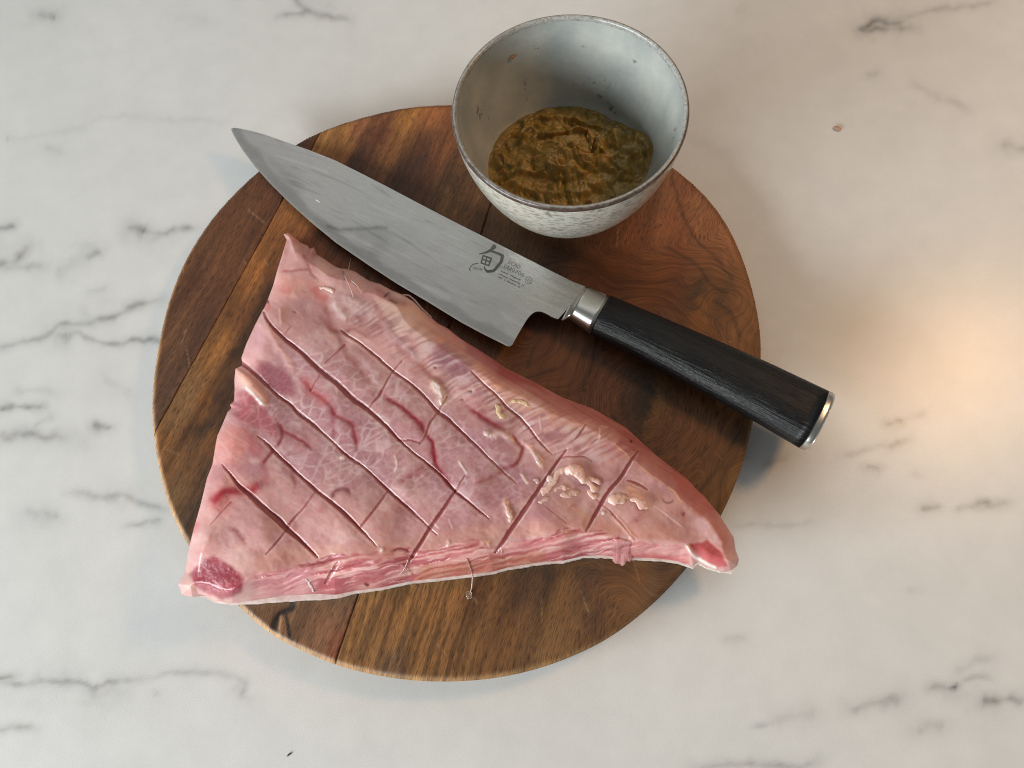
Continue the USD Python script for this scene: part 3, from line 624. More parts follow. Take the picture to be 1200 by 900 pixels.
# spooned lumps: a swirl, knobs and fine crumbs
P3 = np.c_[pc, np.zeros(len(pc))]
swirl = np.hypot((pc[:, 0] + 0.004) / 1.0, (pc[:, 1] - 0.002) / 0.8)
saw = (swirl / 0.0085 + 0.9 * (n2(pc, 0.02, 101, 2) - 0.5) * 2 + np.arctan2(pc[:, 1], pc[:, 0]) / (2 * np.pi)) % 1.0
ridge = np.clip(1 - saw, 0, 1) ** 1.3 * sstep(0, 0.12, saw)
pq = pc + np.stack([n2(pc, 0.011, 105, 2) - .5, n2(pc, 0.011, 106, 2) - .5], 1) * 0.012
rid = 1 - np.abs(n2(pq * np.array([.55, 1.0]), 0.013, 107, 2) - .5) * 3.4
rid2 = 1 - np.abs(n2(pq * np.array([.8, 1.0]), 0.0042, 108, 2) - .5) * 4
bil = lambda sc, sd: np.abs(n2(pq, sc, sd, 1) - .5) * 3.2
ppx = to_px(np.c_[pc[:, 0] + CB[0], pc[:, 1] + CB[1], Zp.ravel() + ZB + 0.004]) + np.stack([n2(pc, 0.005, 115, 2) - .5, n2(pc, 0.005, 119, 2) - .5], 1) * 14
D = 0.0010 * np.clip(rid, 0, 1) ** 1.2 + 0.0024 * np.clip(bil(0.0085, 116), 0, 1) + 0.0013 * np.clip(bil(0.0036, 117), 0, 1) + 0.0006 * np.clip(bil(0.0017, 118), 0, 1) - 0.0026
for line, w_, hgt in (([(606, 150), (618, 140), (634, 134), (648, 131), (664, 131), (680, 137), (704, 150), (722, 164), (727, 178)], 6, .0030), ([(604, 166), (618, 157), (634, 153), (652, 158), (672, 159), (690, 160), (698, 170), (700, 184), (690, 192)], 5, .0038),
                      ([(672, 174), (680, 190), (704, 188)], 4, .0020), ([(580, 192), (596, 200), (620, 199), (656, 203), (690, 199), (718, 186), (732, 172)], 5, .0026), ([(585, 208), (610, 217), (650, 222), (690, 218), (722, 204), (742, 184)], 6, .0022), ([(586, 176), (596, 190), (622, 186)], 4, .0018), ([(745, 152), (756, 162), (764, 172), (760, 186)], 7, .0026)):
    dl, _, tl = nearest(ppx, line)
    yl = np.interp(ppx[:, 0], *np.array(sorted(line)).T)
    D += hgt * np.exp(-(dl / np.where(ppx[:, 1] > yl, w_ * .55, w_ * 1.5)) ** 2) * sstep(0, .1, tl) * sstep(0, .1, 1 - tl) * (.55 + .9 * n2(pc, 0.004, 109, 2))
fade = np.minimum(1, (1 - S2.ravel()) / 0.10)
dome_ = 0.0125 * np.exp(-(((pc[:, 0] + 0.001) / 0.018) ** 2 + ((pc[:, 1] - 0.002) / 0.012) ** 2)) + 0.004 * np.exp(-(((pc[:, 0] - 0.024) / 0.007) ** 2 + ((pc[:, 1] - 0.010) / 0.008) ** 2))
Zp = Zp.ravel() + (D - 0.001) * (0.15 + 0.85 * fade) + dome_ * fade
hl = n2(pc, 0.008, 110, 4); h2 = n2(pc, 0.003, 111, 3)
pcol = lin((126, 94, 48))[None] * (0.70 + 0.55 * hl)[:, None]
gm = (sstep(.52, .66, n2(pc, 0.006, 112, 3)) * .4)[:, None]; pcol = pcol * (1 - gm) + lin((84, 72, 30)) * gm
om = (sstep(.56, .70, h2) * .40)[:, None]; pcol = pcol * (1 - om) + lin((156, 98, 40)) * om
km = (sstep(.62, .72, n2(pc, 0.0022, 113, 2)) * .75)[:, None]; pcol = pcol * (1 - km * .4) + lin((58, 40, 18)) * km * .4
rm_ = (sstep(.69, .76, n2(pc, 0.0019, 114, 2)) * .35)[:, None]; pcol = pcol * (1 - rm_) + lin((140, 60, 24)) * rm_
pcol *= np.array([1.30, 1.50, 1.12])
i, j = np.meshgrid(np.arange(NA), np.arange(NR - 1), indexing='ij')
i2 = (i + 1) % NA
Fp = np.stack([i * NR + j, i * NR + j + 1, i2 * NR + j + 1, i2 * NR + j], -1).reshape(-1, 4)
Vp = np.c_[pc[:, 0] + CB[0], pc[:, 1] + CB[1], Zp + ZB]
pst = obj('paste', (Vp, Fp), M['paste'], smooth=True, col=pcol)
tag(pst, 'coarse olive brown spice paste spooned into the bowl', 'paste')

# a smear left on the wall of the bowl
e = hit_bowl([(599, 66)])[0]
c = trimesh.creation.icosphere(3, 0.0011); c.apply_scale([1.2, 0.8, 0.8]); c.vertices *= (0.7 + 0.6 * noise(c.vertices * 1400, 3))[:, None]
c.apply_translation([CB[0] + e[0] * 0.985, CB[1] + e[1] * 0.985, ZB + e[2]])
tag(obj('paste_drop', c, M['crumb'], smooth=True), 'tiny brown drop of paste stuck high on the inner wall of the bowl', 'paste')

# ------------------------------------------------------------------ knife
TIP, BUTT = np.array((271, 151.)), np.array((961, 498.))
AXP = (BUTT - TIP) / np.linalg.norm(BUTT - TIP); LP = np.linalg.norm(BUTT - TIP)
NECK = np.array((670.0, 354.5))
def zk(p):            # height of the knife's middle plane (lies on its handle, the tip on the rim of the board)
    t = ((np.atleast_2d(p) - TIP) @ AXP) / LP
    return ZB + 0.0016 + 0.0086 * np.clip(t, 0, 0.62) / 0.62 + 0.0018 * np.clip(t - 0.62, 0, 1)
SPINE = [(270.5, 151), (274, 149.6), (283, 150.8), (293, 153), (310, 157.5), (333, 165.7), (360, 175), (393, 188), (426, 204.5), (460, 222), (493, 239.5), (526.7, 257), (580, 284), (640, 314.5), (672, 330.5), (687.5, 336.5)]
EDGE = [(654, 374), (647, 371.5), (640, 367.5), (634, 365), (629, 365), (625, 366.5), (621, 370), (617, 375), (611, 385), (604, 397), (600.5, 404), (597.5, 406), (594, 405.5), (588, 402.5), (565, 391), (540, 377.5), (500, 353), (466, 333), (433, 311.5), (393, 284), (364, 260), (340, 238.5), (316, 214.5), (298, 194.5), (283, 174), (274, 159)]
heel_i = 12
bpoly = sg.Polygon(SPINE + EDGE)
Pb, nb, Tb = grid_in(bpoly, 2.0, 1.6)
cut_line = np.array(EDGE[heel_i:] + [(270.5, 151)])
de, _, _ = nearest(Pb, cut_line); ds, _, _ = nearest(Pb, SPINE)
along = (Pb - TIP) @ AXP
half = 0.00105 * np.clip(de / 60, 0, 1) ** 0.8 + 0.00018
half = half * (0.55 + 0.45 * np.clip(along / 380, 0, 1))
# thicker where it runs into the neck
dn, _, _ = nearest(Pb, [(687.5, 336.5), (676, 352), (662, 369), (654, 374)])
zmid = zk(Pb)
smooth_edge = np.minimum(1, np.minimum(ds, de) / 1.2)
Vt_ = at(Pb, zmid); 
Vtop = at(Pb, zmid + half); Vbot = Vt_.copy(); Vbot[:, 2] = zmid - half
NBP = len(Pb)
side = np.arange(nb); nxt = np.roll(side, -1)
ar = 0.5 * np.sum(Vtop[:nb, 0] * np.roll(Vtop[:nb, 1], -1) - np.roll(Vtop[:nb, 0], -1) * Vtop[:nb, 1])
# image y runs down: triangles keep their sense only after a flip
def up(V, F):
    n = np.cross(V[F[:, 1]] - V[F[:, 0]], V[F[:, 2]] - V[F[:, 0]])
    F = F.copy(); F[n[:, 2] < 0] = F[n[:, 2] < 0][:, ::-1]; return F
Ft = up(Vtop, Tb); Fb = Ft[:, ::-1] + NBP
sq = np.stack([side, side + nb, nxt + nb, nxt], -1) + 2 * NBP
if ar < 0: sq = sq[:, ::-1]
Fs = np.vstack([sq[:, [0, 1, 2]], sq[:, [0, 2, 3]]])
bev = 0.74 + 0.26 * sstep(2.6, 1.2, de) + 0.26 * sstep(9, 15, de + 3.0 * np.sin(along / 9.0) * 0.5 + 4 * (n2(Pb, 14, 120, 2) - .5))
dirt = .90 - .09 * sstep(.5, .75, n2(Pb * np.array([.6, 1.0]), 40, 122, 3)) - .08 * sstep(250, 420, along)
for line, w_, s_ in (([(385, 266), (400, 269), (425, 268), (452, 267)], 2.2, .35), ([(425, 275), (450, 283), (440, 292)], 9, .16), ([(300, 175), (330, 200), (350, 222)], 5, .10)):
    d, _, _ = nearest(Pb + (n2(Pb, 5, 121, 2) - .5)[:, None] * 5, line); dirt *= 1 - s_ * np.exp(-(d / w_) ** 2)
bcol = np.stack([bev * dirt] * 3, 1)
# long polishing marks that fan away from the heel and silvery Damascus lines near the tip
uv = np.c_[along / 26.0, ds / 26.0 + 0.0, np.zeros(NBP)]
knife = thing('chef_knife', "chef's knife with grey steel blade and black handle lying across the board", 'knife')
Vbl = np.r_[Vtop, Vbot, Vtop[:nb], Vbot[:nb]]
obj('blade', (Vbl, np.vstack([Ft, Fb, Fs])), M['blade'], knife, smooth=True, uvk=np.r_[uv, uv, uv[:nb], uv[:nb]], col=np.r_[bcol, bcol, bcol[:nb], bcol[:nb]])

def ztop(p):
    p = np.atleast_2d(p)
    d, _, _ = nearest(p, cut_line); a = (p - TIP) @ AXP
    h = (0.00105 * np.clip(d / 60, 0, 1) ** 0.8 + 0.00018) * (0.55 + 0.45 * np.clip(a / 380, 0, 1))
    return zk(p) + h
def etch(polys, name, m, label=None, lift=0.00006):
    vs, fs, n = [], [], 0
    for g in polys:
        for q in getattr(g, 'geoms', [g]):
            if q.is_empty or q.area < 0.05: continue
            v, f = trimesh.creation.triangulate_polygon(q.segmentize(2.0), engine='earcut')
            vs.append(v); fs.append(f + n); n += len(v)
    v, f = np.vstack(vs), np.vstack(fs)
    W = at(v, ztop(v) + lift)
    o_ = obj(name, (W, up(W, f)), m, knife + '/blade')
    if label: tag(o_, label)
def stroke(pts, w0, w1=None):
    c = curve(np.array(pts, float), 0.4); n = len(c); w = np.linspace(w0, w0 if w1 is None else w1, n)
    return sg.MultiPoint([]).union(__import__('shapely').union_all([sg.Point(*a).buffer(b / 2, 6) for a, b in zip(c, w)])).simplify(0.06)
from shapely import union_all
emblem = union_all([
    stroke([(579.5, 289.2), (575.5, 292.8), (569, 295.8), (561.5, 297.6)], 4.2, 1.0), stroke([(579, 288.5), (576.5, 291.5)], 4.4, 3.4),
    stroke([(573, 294.0), (581, 295.8), (588.5, 299.4)], 2.0, 3.2), stroke([(588.6, 299.6), (588, 304.5), (583.5, 311.5), (577, 317.5), (571, 318)], 3.8, 3.2), stroke([(571.5, 318), (568.5, 315.5), (567.6, 312)], 3.0, 1.0),
    stroke([(566.2, 299.5), (563.8, 308.0)], 1.7), stroke([(566.2, 299.5), (576.0, 302.6)], 1.7), stroke([(576.0, 302.6), (572.6, 311.2)], 1.9), stroke([(563.8, 308.0), (572.6, 311.2)], 1.6), stroke([(565.4, 303.8), (574.2, 306.8)], 1.6), stroke([(570.6, 300.9), (568.4, 309.6)], 1.3)])
etch([emblem], 'etched_emblem', M['etch'], 'dark brush-style character etched near the spine')
leaf = union_all([stroke([(560, 308.6), (555.5, 309.4), (552, 312), (550, 315.4), (551.5, 317)], 0.9)])
def text(s, p, h, ang, bold=False):
    tm = meshkit.text_mesh(s, h, 0.001, bold)
    import shapely
    f = tm.faces[tm.face_normals[:, 2] > 0.9]
    g = shapely.union_all([sg.Polygon(tm.vertices[t][:, :2]) for t in f])
    from shapely import affinity
    c, s_ = math.cos(ang), math.sin(ang)
    # text x runs along (c, s) in the image, text y points to (s, -c)
    return affinity.affine_transform(g, [c, s_, s_, -c, p[0], p[1]])
TA = math.radians(25)
etch([leaf, text('SHUN', (553.6, 315.2), 3.0, math.radians(10))], 'etched_leaf_mark', M['faint_etch'])
etch([text('SCAD', (594.5, 308.5), 4.2, TA), text('DM0706', (589.5, 313.6), 4.6, TA)], 'etched_lettering', M['faint_etch'])
# three rows of print too small to read in the photograph, and the round stamp beside them: worn marks, no words
rr0 = np.random.default_rng(31); marks = []
ca_, sa_ = math.cos(TA), math.sin(TA)
for (x0, y0), ln in (((587.5, 318.6), 25), ((585.5, 322.2), 31), ((584.0, 325.6), 30)):
    u_ = 0.0
    while u_ < ln:
        w_ = rr0.uniform(.7, 1.9); v_ = rr0.uniform(-.35, .35)
        if rr0.random() > .16:
            q0 = (x0 + u_ * ca_ - v_ * -sa_, y0 + u_ * sa_ - v_ * ca_ - .9)
            marks.append(sg.LineString([q0, (q0[0] + w_ * ca_, q0[1] + w_ * sa_)]).buffer(rr0.uniform(.45, .75), cap_style=2))
        u_ += w_ + rr0.uniform(.3, .7)
etch([union_all(marks)], 'fine_etched_lines', M['faint_etch'])
ring_ = sg.Point(619.5, 328.6).buffer(4.4).difference(sg.Point(619.5, 328.6).buffer(3.9))
etch([ring_, stroke([(617.2, 327.4), (618.2, 330.0)], .8), stroke([(619.2, 327.6), (621.6, 328.8)], .8), stroke([(619.4, 330.2), (621.4, 331.0)], .8)], 'etched_round_stamp', M['faint_etch'])
# dried water marks on the blade
etch([stroke([(370.5, 234.5), (375, 237.2)], 1.1, .5)], 'water_mark', mat('water_mark', {'p': ('principled_bsdf', {'base_color': (.9, .92, .95), 'roughness': .25})}, []))

# handle, bolster and cap: lofts along the knife's axis in space
N3 = at(NECK, zk(NECK))[0]; B3 = at(BUTT, zk(BUTT))[0]
ax3 = (B3 - N3) / np.linalg.norm(B3 - N3)
wid3 = np.cross([0, 0, 1.0], ax3); wid3 /= np.linalg.norm(wid3); nor3 = np.cross(ax3, wid3)
print('handle axis', ax3, 'len', np.linalg.norm(B3 - N3))
def side_pts(a, b):      # width and centre of the handle from its two outlines
    A, B = at(a, zk(a))[0], at(b, zk(b))[0]
    return (A - N3) @ ax3, (B - N3) @ ax3, (A - N3) @ wid3, (B - N3) @ wid3
st_px = [((687.5, 336.5), (655, 374)), ((692, 338.5), (664, 371.5)), ((717, 349), (692.5, 390)), ((760, 367), (738, 412)), ((820, 392.5), (797, 444)), ((900, 427.5), (873, 486)), ((969, 460.5), (936.5, 523.5)), ((977.5, 466), (944, 529))]
S_ = []
for a, b in st_px:
    a1, b1, wa, wb = side_pts(a, b); S_.append(((a1 + b1) / 2, wa, wb))
S_ = np.array(S_); print('stations mm', np.round(S_ * 1000, 1))
def loft(stations, nseg=56, cap0=True, cap1=True, expo=2.4):
    """stations: (along, side a, side b, half thickness, z shift)"""
    V, U = [], []
    a = np.linspace(0, 2 * np.pi, nseg, endpoint=False)
    ca, sa = np.sign(np.cos(a)) * np.abs(np.cos(a)) ** (2 / expo), np.sign(np.sin(a)) * np.abs(np.sin(a)) ** (2 / expo)
    for s, wa, wb, th, dz in stations:
        c = N3 + ax3 * s + wid3 * (wa + wb) / 2 + nor3 * dz
        V.append(c + np.outer(ca * abs(wa - wb) / 2, wid3) + np.outer(sa * th, nor3))
        U.append(np.c_[np.full(nseg, s * 100), ca * abs(wa - wb) * 50, sa * th * 100])
    n = len(stations); V, U = np.vstack(V), np.vstack(U)
    i, j = np.meshgrid(np.arange(n - 1), np.arange(nseg), indexing='ij'); j2 = (j + 1) % nseg
    F = np.stack([i * nseg + j, i * nseg + j2, (i + 1) * nseg + j2, (i + 1) * nseg + j], -1).reshape(-1, 4)
    F = np.vstack([F[:, [0, 1, 2]], F[:, [0, 2, 3]]])
    for do, r, fl in ((cap0, 0, 1), (cap1, n - 1, 0)):
        if do:
            V = np.r_[V, V[r * nseg:(r + 1) * nseg].mean(0)[None]]; U = np.r_[U, U[r * nseg:(r + 1) * nseg].mean(0)[None]]
            k = np.arange(nseg); t = np.stack([np.full(nseg, len(V) - 1), r * nseg + k, r * nseg + (k + 1) % nseg], -1)
            F = np.vstack([F, t if fl else t[:, ::-1]])
    m = trimesh.Trimesh(V, F, process=False)
    if m.volume < 0: F = F[:, ::-1]
    return (V, F), U
def st_at(s):
    return np.interp(s, S_[:, 0], S_[:, 1]), np.interp(s, S_[:, 0], S_[:, 2])
DZ = 0.0002
s0, s1, s2, s3, s4 = S_[0, 0], S_[1, 0], S_[2, 0], S_[6, 0], S_[7, 0]
THK = 0.0086
bst = []
for t in np.linspace(0, 1, 9):
    s = s0 - 0.0006 + (s1 - s0 + 0.0016) * t; wa, wb = st_at(s); bst.append((s, wa, wb, 0.0010 + (THK - 0.0020 - 0.0010) * t ** 1.8, DZ * t))
for t in np.linspace(0.06, 1, 6):
    s = s1 + 0.001 + (s2 - s1 - 0.001) * t; wa, wb = st_at(s); bst.append((s, wa, wb, THK - 0.0020 + 0.0014 * t ** 0.8, DZ))
(mv, U) = loft(bst, 64)
sm, = [mv]
def smooth_obj(name, vf, U, m, parent, ang=42):
    t = trimesh.Trimesh(vf[0], vf[1], process=False)
    o_ = obj(name, t, m, parent, smooth=True, uvk=U)
    return o_
smooth_obj('bolster', mv, U, M['bolster'], knife)
hst = []
wa, wb = st_at(s2 + 0.0001); cm = (wa + wb) / 2
hst.append((s2 + 0.00005, cm + (wa - cm) * 0.985, cm + (wb - cm) * 0.985, THK - 0.0005, DZ))
for t in np.linspace(0, 1, 26):
    s = s2 + 0.0006 + (s3 - 0.00005 - s2 - 0.0006) * t; wa, wb = st_at(s); hst.append((s, wa, wb, THK - 0.0002 + 0.0016 * t, DZ + 0.0004 * t))
mv, U = loft(hst, 72, expo=2.25); smooth_obj('handle', mv, U, M['handle'], knife)
cst = []
wa, wb = st_at(s3); cm = (wa + wb) / 2
for s, f, th in ((s3, 1.0, 1.0), (s3 + 0.0005, 1.004, 1.004), (s4 - 0.0016, 1.006, 1.006), (s4 - 0.0008, 0.99, .985), (s4 - 0.0003, .965, .95), (s4, .92, .88)):
    cst.append((s, cm + (wa - cm) * f, cm + (wb - cm) * f, (THK + 0.0014) * th, DZ + 0.0004))
mv, U = loft(cst, 72, expo=2.25); smooth_obj('end_cap', mv, U, M['bolster'], knife)

# ------------------------------------------------------------------ the slab of pork
MO = [(332, 274), (338, 272.7), (345, 278.7), (353, 284.7), (361, 288), (362.8, 291.5), (365, 290.5), (368, 290), (370.7, 298), (380, 303.3), (392, 312), (399, 314.7), (406.7, 315), (417, 318.7), (433, 329.3), (445, 332.5), (458.7, 340), (473, 346), (484, 353), (494.7, 363.5), (513, 378.7), (525, 385), (540, 397), (560, 409.3), (574.7, 418.7), (593, 431.5), (610.7, 440), (628, 448.5), (645, 458.2), (658.7, 465.3), (673, 470.7), (694.7, 478.7), (713, 489), (733, 500.5), (753, 519), (770.7, 535), (789, 548.7), (805, 560.6), (816, 573), (826.7, 583), (842.7, 602.7), (853, 619), (860, 630), (862, 644.7), (866, 655.3), (864, 663), (856.7, 668.5), (848, 669.5), (840, 667.5), (827, 663), (818.5, 658), (812, 663.5), (803, 660.5), (794.7, 657.5), (773, 654.5), (757, 653.5), (741, 653.5), (728, 652), (716, 652), (702.7, 650.5), (690, 651), (682.7, 651.5), (660, 657), (640, 658.2), (613, 662), (594.7, 665), (577, 670), (554.7, 672.7), (520, 677), (480, 681), (476, 682), (446.7, 688.5), (414.7, 692.5), (393, 697), (373, 696), (333, 698), (300, 703), (272, 706.5), (253, 704), (240, 697.5), (232, 696.2), (225, 699.5), (213, 696.7), (211, 690), (208.5, 685), (217, 670.7), (220, 646.7), (226.7, 621), (234.7, 593), (242.7, 560), (249, 544), (252, 525), (254.7, 510.7), (260, 498.7), (266.7, 482.7), (271, 478), (269.5, 474), (274, 470), (275, 455), (274.7, 445), (276, 432), (280, 430), (284, 428), (283, 418.7), (288.7, 402.7), (298.7, 381), (312, 356), (320, 334.7), (324, 320), (325.5, 315), (332, 294.7), (336, 281)]
mpoly = sg.Polygon(MO).buffer(0)
Pm, nbm, Tm = grid_in(mpoly, 1.0, 1.0)
outline = np.array(MO + MO[:1])
def side_par(x, y):
    """width of the rounded side (px), height at the rim (share), by where the rim is"""
    if y > 640 and x < 300: return 16, .45                   # lean corner
    if y > 645 and x >= 300 and x < 700: return 32, .22      # trimmed face above the rind
    if y > 640 and x >= 700 and x < 815: return 24, .24
    if x >= 815 and y > 600: return 16, .40                  # tail
    if x < 336 and y > 275: return 22, .74                    # left cut face
    if x > 480: return 24, .42                               # far, rounded side
    return 14, .42
sp = np.array([side_par(*p) for p in outline[:-1]])
seg = curve(np.c_[outline, np.r_[sp, sp[:1]]], 1.0) if False else np.vstack([np.linspace(a, b, max(2, int(np.linalg.norm((b - a)[:2]) / 0.4)), endpoint=False) for a, b in zip(np.c_[outline[:-1], sp], np.r_[np.c_[outline[1:-1], sp[1:]], np.c_[outline[:1], sp[:1]]])])
dk_, ik_ = cKDTree(seg[:, :2]).query(Pm, k=60, workers=-1)
dedge = dk_[:, 0]
wgt = 1 / (dk_ + 2.0) ** 2; wgt /= wgt.sum(1, keepdims=True)
sw_ = (seg[ik_, 2] * wgt).sum(1); se_ = (seg[ik_, 3] * wgt).sum(1)
# thickness of the plateau: thick at the left and middle, thin in the tail and the top point
x, y = Pm[:, 0], Pm[:, 1]
ctrl = np.array([(335, 280, 17), (345, 320, 22), (330, 400, 27), (280, 500, 29), (240, 620, 28), (225, 685, 22), (300, 620, 30), (400, 450, 30), (400, 600, 31), (480, 500, 31), (480, 400, 29), (560, 450, 30), (560, 560, 30), (640, 500, 29), (640, 600, 27), (700, 520, 26), (720, 580, 23), (780, 580, 20), (740, 630, 20), (820, 620, 16), (850, 650, 13), (430, 340, 23), (500, 660, 24), (380, 670, 25), (620, 640, 23)])
dd = np.linalg.norm(Pm[:, None] - ctrl[None, :, :2], axis=2); w = 1 / (dd + 20) ** 3; w /= w.sum(1, keepdims=True)
plate = (w @ ctrl[:, 2]) * 1e-3
prof = se_ + (1 - se_) * np.sin(np.pi / 2 * np.clip(dedge / sw_, 0, 1)) ** 0.95
# knurled rim of the lower face
lower = sstep(640, 652, y + 0.02 * x - 10) * sstep(28, 60, sw_ * 2)
h = plate * prof
rough = (n2(Pm, 34, 130, 2) - .5) * 0.0026 + (n2(Pm, 11, 131, 2) - .5) * 0.0005 + (n2(Pm, 4, 132, 2) - .5) * 0.00012
h += rough * np.clip(dedge / 6, 0.15, 1)

CUTS = {  # polylines x, y, half width
    'A': [(309, 366, 1.2), (317, 381, 1.8), (333, 397, 2.2), (353, 413, 2.6), (373, 432, 3.4), (393, 448, 3.6), (413, 467, 3.4), (433, 482, 2.8), (452, 499, 2.1), (466, 514, 1.4), (480, 527, 1.1), (500, 543, 1.2), (516, 557, 1.3), (533, 575.5, 1.6), (549, 588, 1.2), (563, 600, 1.0), (573, 608, .6)],
    'B': [(400, 387, .8), (405, 391, 1.2), (420, 401, 1.3), (440, 417, 1.5), (460, 434.5, 1.4), (480, 449, 1.5), (500, 467.5, 1.7), (513, 482.5, 2.4), (524, 490, 2.3), (533, 499, 1.9), (545, 510, 1.6), (560, 524, 1.3), (580, 544, 1.0), (593, 556, .8), (605, 566, .6)],
    'C': [(280, 423, 2.4), (290, 431, 2.9), (300, 439, 2.6), (313, 452, 1.9), (327, 465, 1.7), (341, 475, 1.7), (350, 485, 2.6), (364, 495, 2.0), (380, 509, 1.2), (393, 521, 1.1), (404, 532, 1.6), (423, 545, 1.3), (441, 561, 1.3), (455, 575, 1.9), (473, 591, 1.7), (487, 603, 1.2), (500, 615.5, .9), (512, 627, .6)],
    'D': [(302, 511, .6), (312, 519, 1.0), (320, 528, 1.7), (336, 543, 1.6), (353, 559, 1.7), (371, 575, 2.0), (388, 588.5, 2.4), (407, 605, 2.6), (421, 619, 1.7), (431, 629, 1.0), (441, 640, .6)],
    'E': [(260, 544, .8), (270, 556, 1.2), (280, 569, 2.4), (293, 580, 3.4), (313, 599, 4.2), (325, 609, 4.6), (336, 620, 3.8), (348, 630, 3.0), (360, 641, 1.9), (372, 653, .8)],
    'F': [(552, 435, .7), (560, 443, 1.0), (568, 451, 1.1), (583, 464, 1.2), (593, 477, 1.6), (602, 484, 1.6), (611, 491, 1.5), (622, 504, 1.2), (634, 519.5, 1.0), (647, 532.5, .6)],
    'G': [(748, 528, .7), (737, 544, 2.0), (727, 560, 2.2), (713, 576.5, 2.4), (703, 593, 2.5), (693, 611, 1.6), (687, 622, .9)],
    'H': [(664, 527, .8), (655, 539, 1.4), (641, 559, 1.7), (627, 579.5, 2.4), (613, 600, 2.9), (599, 620.5, 2.7), (588, 637, 2.1), (580, 647, 1.2)],
    'I': [(545, 557, .6), (539, 567, .7), (533, 576, 1.1), (520, 596, 1.9), (504, 618.5, 2.2), (494, 635, 2.3), (486, 647, 1.9), (480, 657, 1.2)],
    'J': [(453.5, 577, .7), (439, 597, 1.0), (423, 617, .9)], 'K': [(370, 576, .6), (355, 596, .7), (340, 613, 1.2), (333, 624, .8), (323, 637, .9), (312, 649, .7)],
    'L': [(471, 423, .6), (460, 436, .7), (449, 455, .9), (445, 463, 1.4), (437, 472, .8), (432, 478, .5)], 'M': [(404, 404, 1.0), (398, 410, .9), (391, 416, .6), (381, 425, .4)], 'N': [(375, 439, .5), (369, 449, .6), (364, 457, 1.0)],
    'O': [(524, 465, .7), (513, 483, 1.0), (503, 498, 1.4), (498, 512, 1.2), (492, 519, 1.0)], 'O2': [(492, 519, .8), (480, 516, 1.2), (466, 516, 1.1)], 'P': [(698, 583, .5), (705, 591, .5), (713, 597, .8), (722, 607, 1.1), (731, 617, .9), (738, 626, .8), (744, 632, .6)],
    'Q': [(271, 588, .9), (260, 600, .6), (247, 614, .4)], 'R': [(396, 659, .8), (389, 670, 2.0), (382, 683, 1.8)], 'S': [(686, 498, .5), (681, 506, .9), (675, 514, .5)], 'T': [(735, 563, .7), (747, 567, 1.3), (759, 574, .6)],
    'U': [(341, 382, .3), (335, 390, .5)], 'V': [(656, 537, .5), (668, 535, .9), (682, 535, .9), (694, 542, .5)], 'W': [(637, 592, .3), (650, 602, .5), (664, 613, .4)],
}
DEEP = {'A': 3.4, 'B': 2.4, 'C': 2.6, 'D': 2.8, 'E': 3.6, 'F': 2.0, 'G': 3.2, 'H': 3.4, 'I': 3.2, 'R': 2.6}
cutm = np.zeros(len(Pm)); lip = np.zeros(len(Pm)); deep_m = np.zeros(len(Pm))
jig = Pm + np.stack([n2(Pm, 5, 140, 2) - .5, n2(Pm, 5, 141, 2) - .5], 1) * 1.2
for kname, pts in CUTS.items():
    a = np.array(pts); a[:, 2] *= 1.3 if kname in 'JKLMNST' else 1.0; lo, hi = a[:, :2].min(0) - 20, a[:, :2].max(0) + 20
    k = np.where((Pm > lo).all(1) & (Pm < hi).all(1))[0]
    d, c_, tt = nearest(jig[k], a, 0.4); ww = c_[:, 0] * 0.80 + 0.1
    g = np.clip(1 - (d / (ww + 0.5)) ** 2, 0, 1)
    ends = np.clip(c_[:, 0] / 1.6, .25, 1)
    h[k] -= DEEP.get(kname, 1.0) * 0.26e-3 * np.minimum(g * 1.6, 1) * ends
    h[k] += 0.00012 * np.exp(-((d - ww - 1.5) / 1.8) ** 2) * ends
    # the fat sinks gently towards a deep cut
    h[k] -= 0.0006 * np.exp(-(d / 7.0) ** 2) * ends
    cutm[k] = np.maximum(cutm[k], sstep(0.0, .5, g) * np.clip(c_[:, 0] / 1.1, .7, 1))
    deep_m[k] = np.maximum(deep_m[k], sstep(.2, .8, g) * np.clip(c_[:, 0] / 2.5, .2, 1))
    lip[k] = np.maximum(lip[k], np.exp(-((d - ww - 1.1) / 0.9) ** 2) * np.clip(c_[:, 0] / 2, .2, 1) * (0.3 + n2(Pm[k], 7, 143, 2)))

# ---- colour of the meat
pink = lin((208, 150, 146)); pale = lin((226, 180, 172)); lilac = lin((172, 112, 122)); red = lin((150, 30, 46)); deepred = lin((128, 40, 48)); orange = lin((222, 158, 132)); white = lin((240, 214, 206)); sidepink = lin((192, 112, 104)); tan = lin((206, 156, 136)); lean = lin((172, 72, 86))
mc = np.tile(pink, (len(Pm), 1))
def blend(mk, c):
    global mc
    mk = np.clip(mk, 0, 1)[:, None]; mc = mc * (1 - mk) + np.asarray(c) * mk
big = n2(Pm, 60, 150, 3); med = n2(Pm, 18, 151, 3); fin = n2(Pm, 6, 152, 3)
blend(sstep(.42, .66, big) * .55, lilac); blend(sstep(.5, .72, med) * .45, pale); blend(sstep(.5, .75, n2(Pm, 40, 153, 3)) * .2, tan)
def blob(c, r, ang=0, soft=.6, wob=8):
    p = Pm + (np.stack([n2(Pm, 14, 160, 3) - .5, n2(Pm, 14, 161, 3) - .5], 1)) * 2 * wob - np.array(c)
    ca, sa = math.cos(math.radians(ang)), math.sin(math.radians(ang))
    d = np.hypot((p[:, 0] * ca + p[:, 1] * sa) / r[0], (-p[:, 0] * sa + p[:, 1] * ca) / r[1])
    return 1 - sstep(1 - soft, 1 + soft * .5, d)
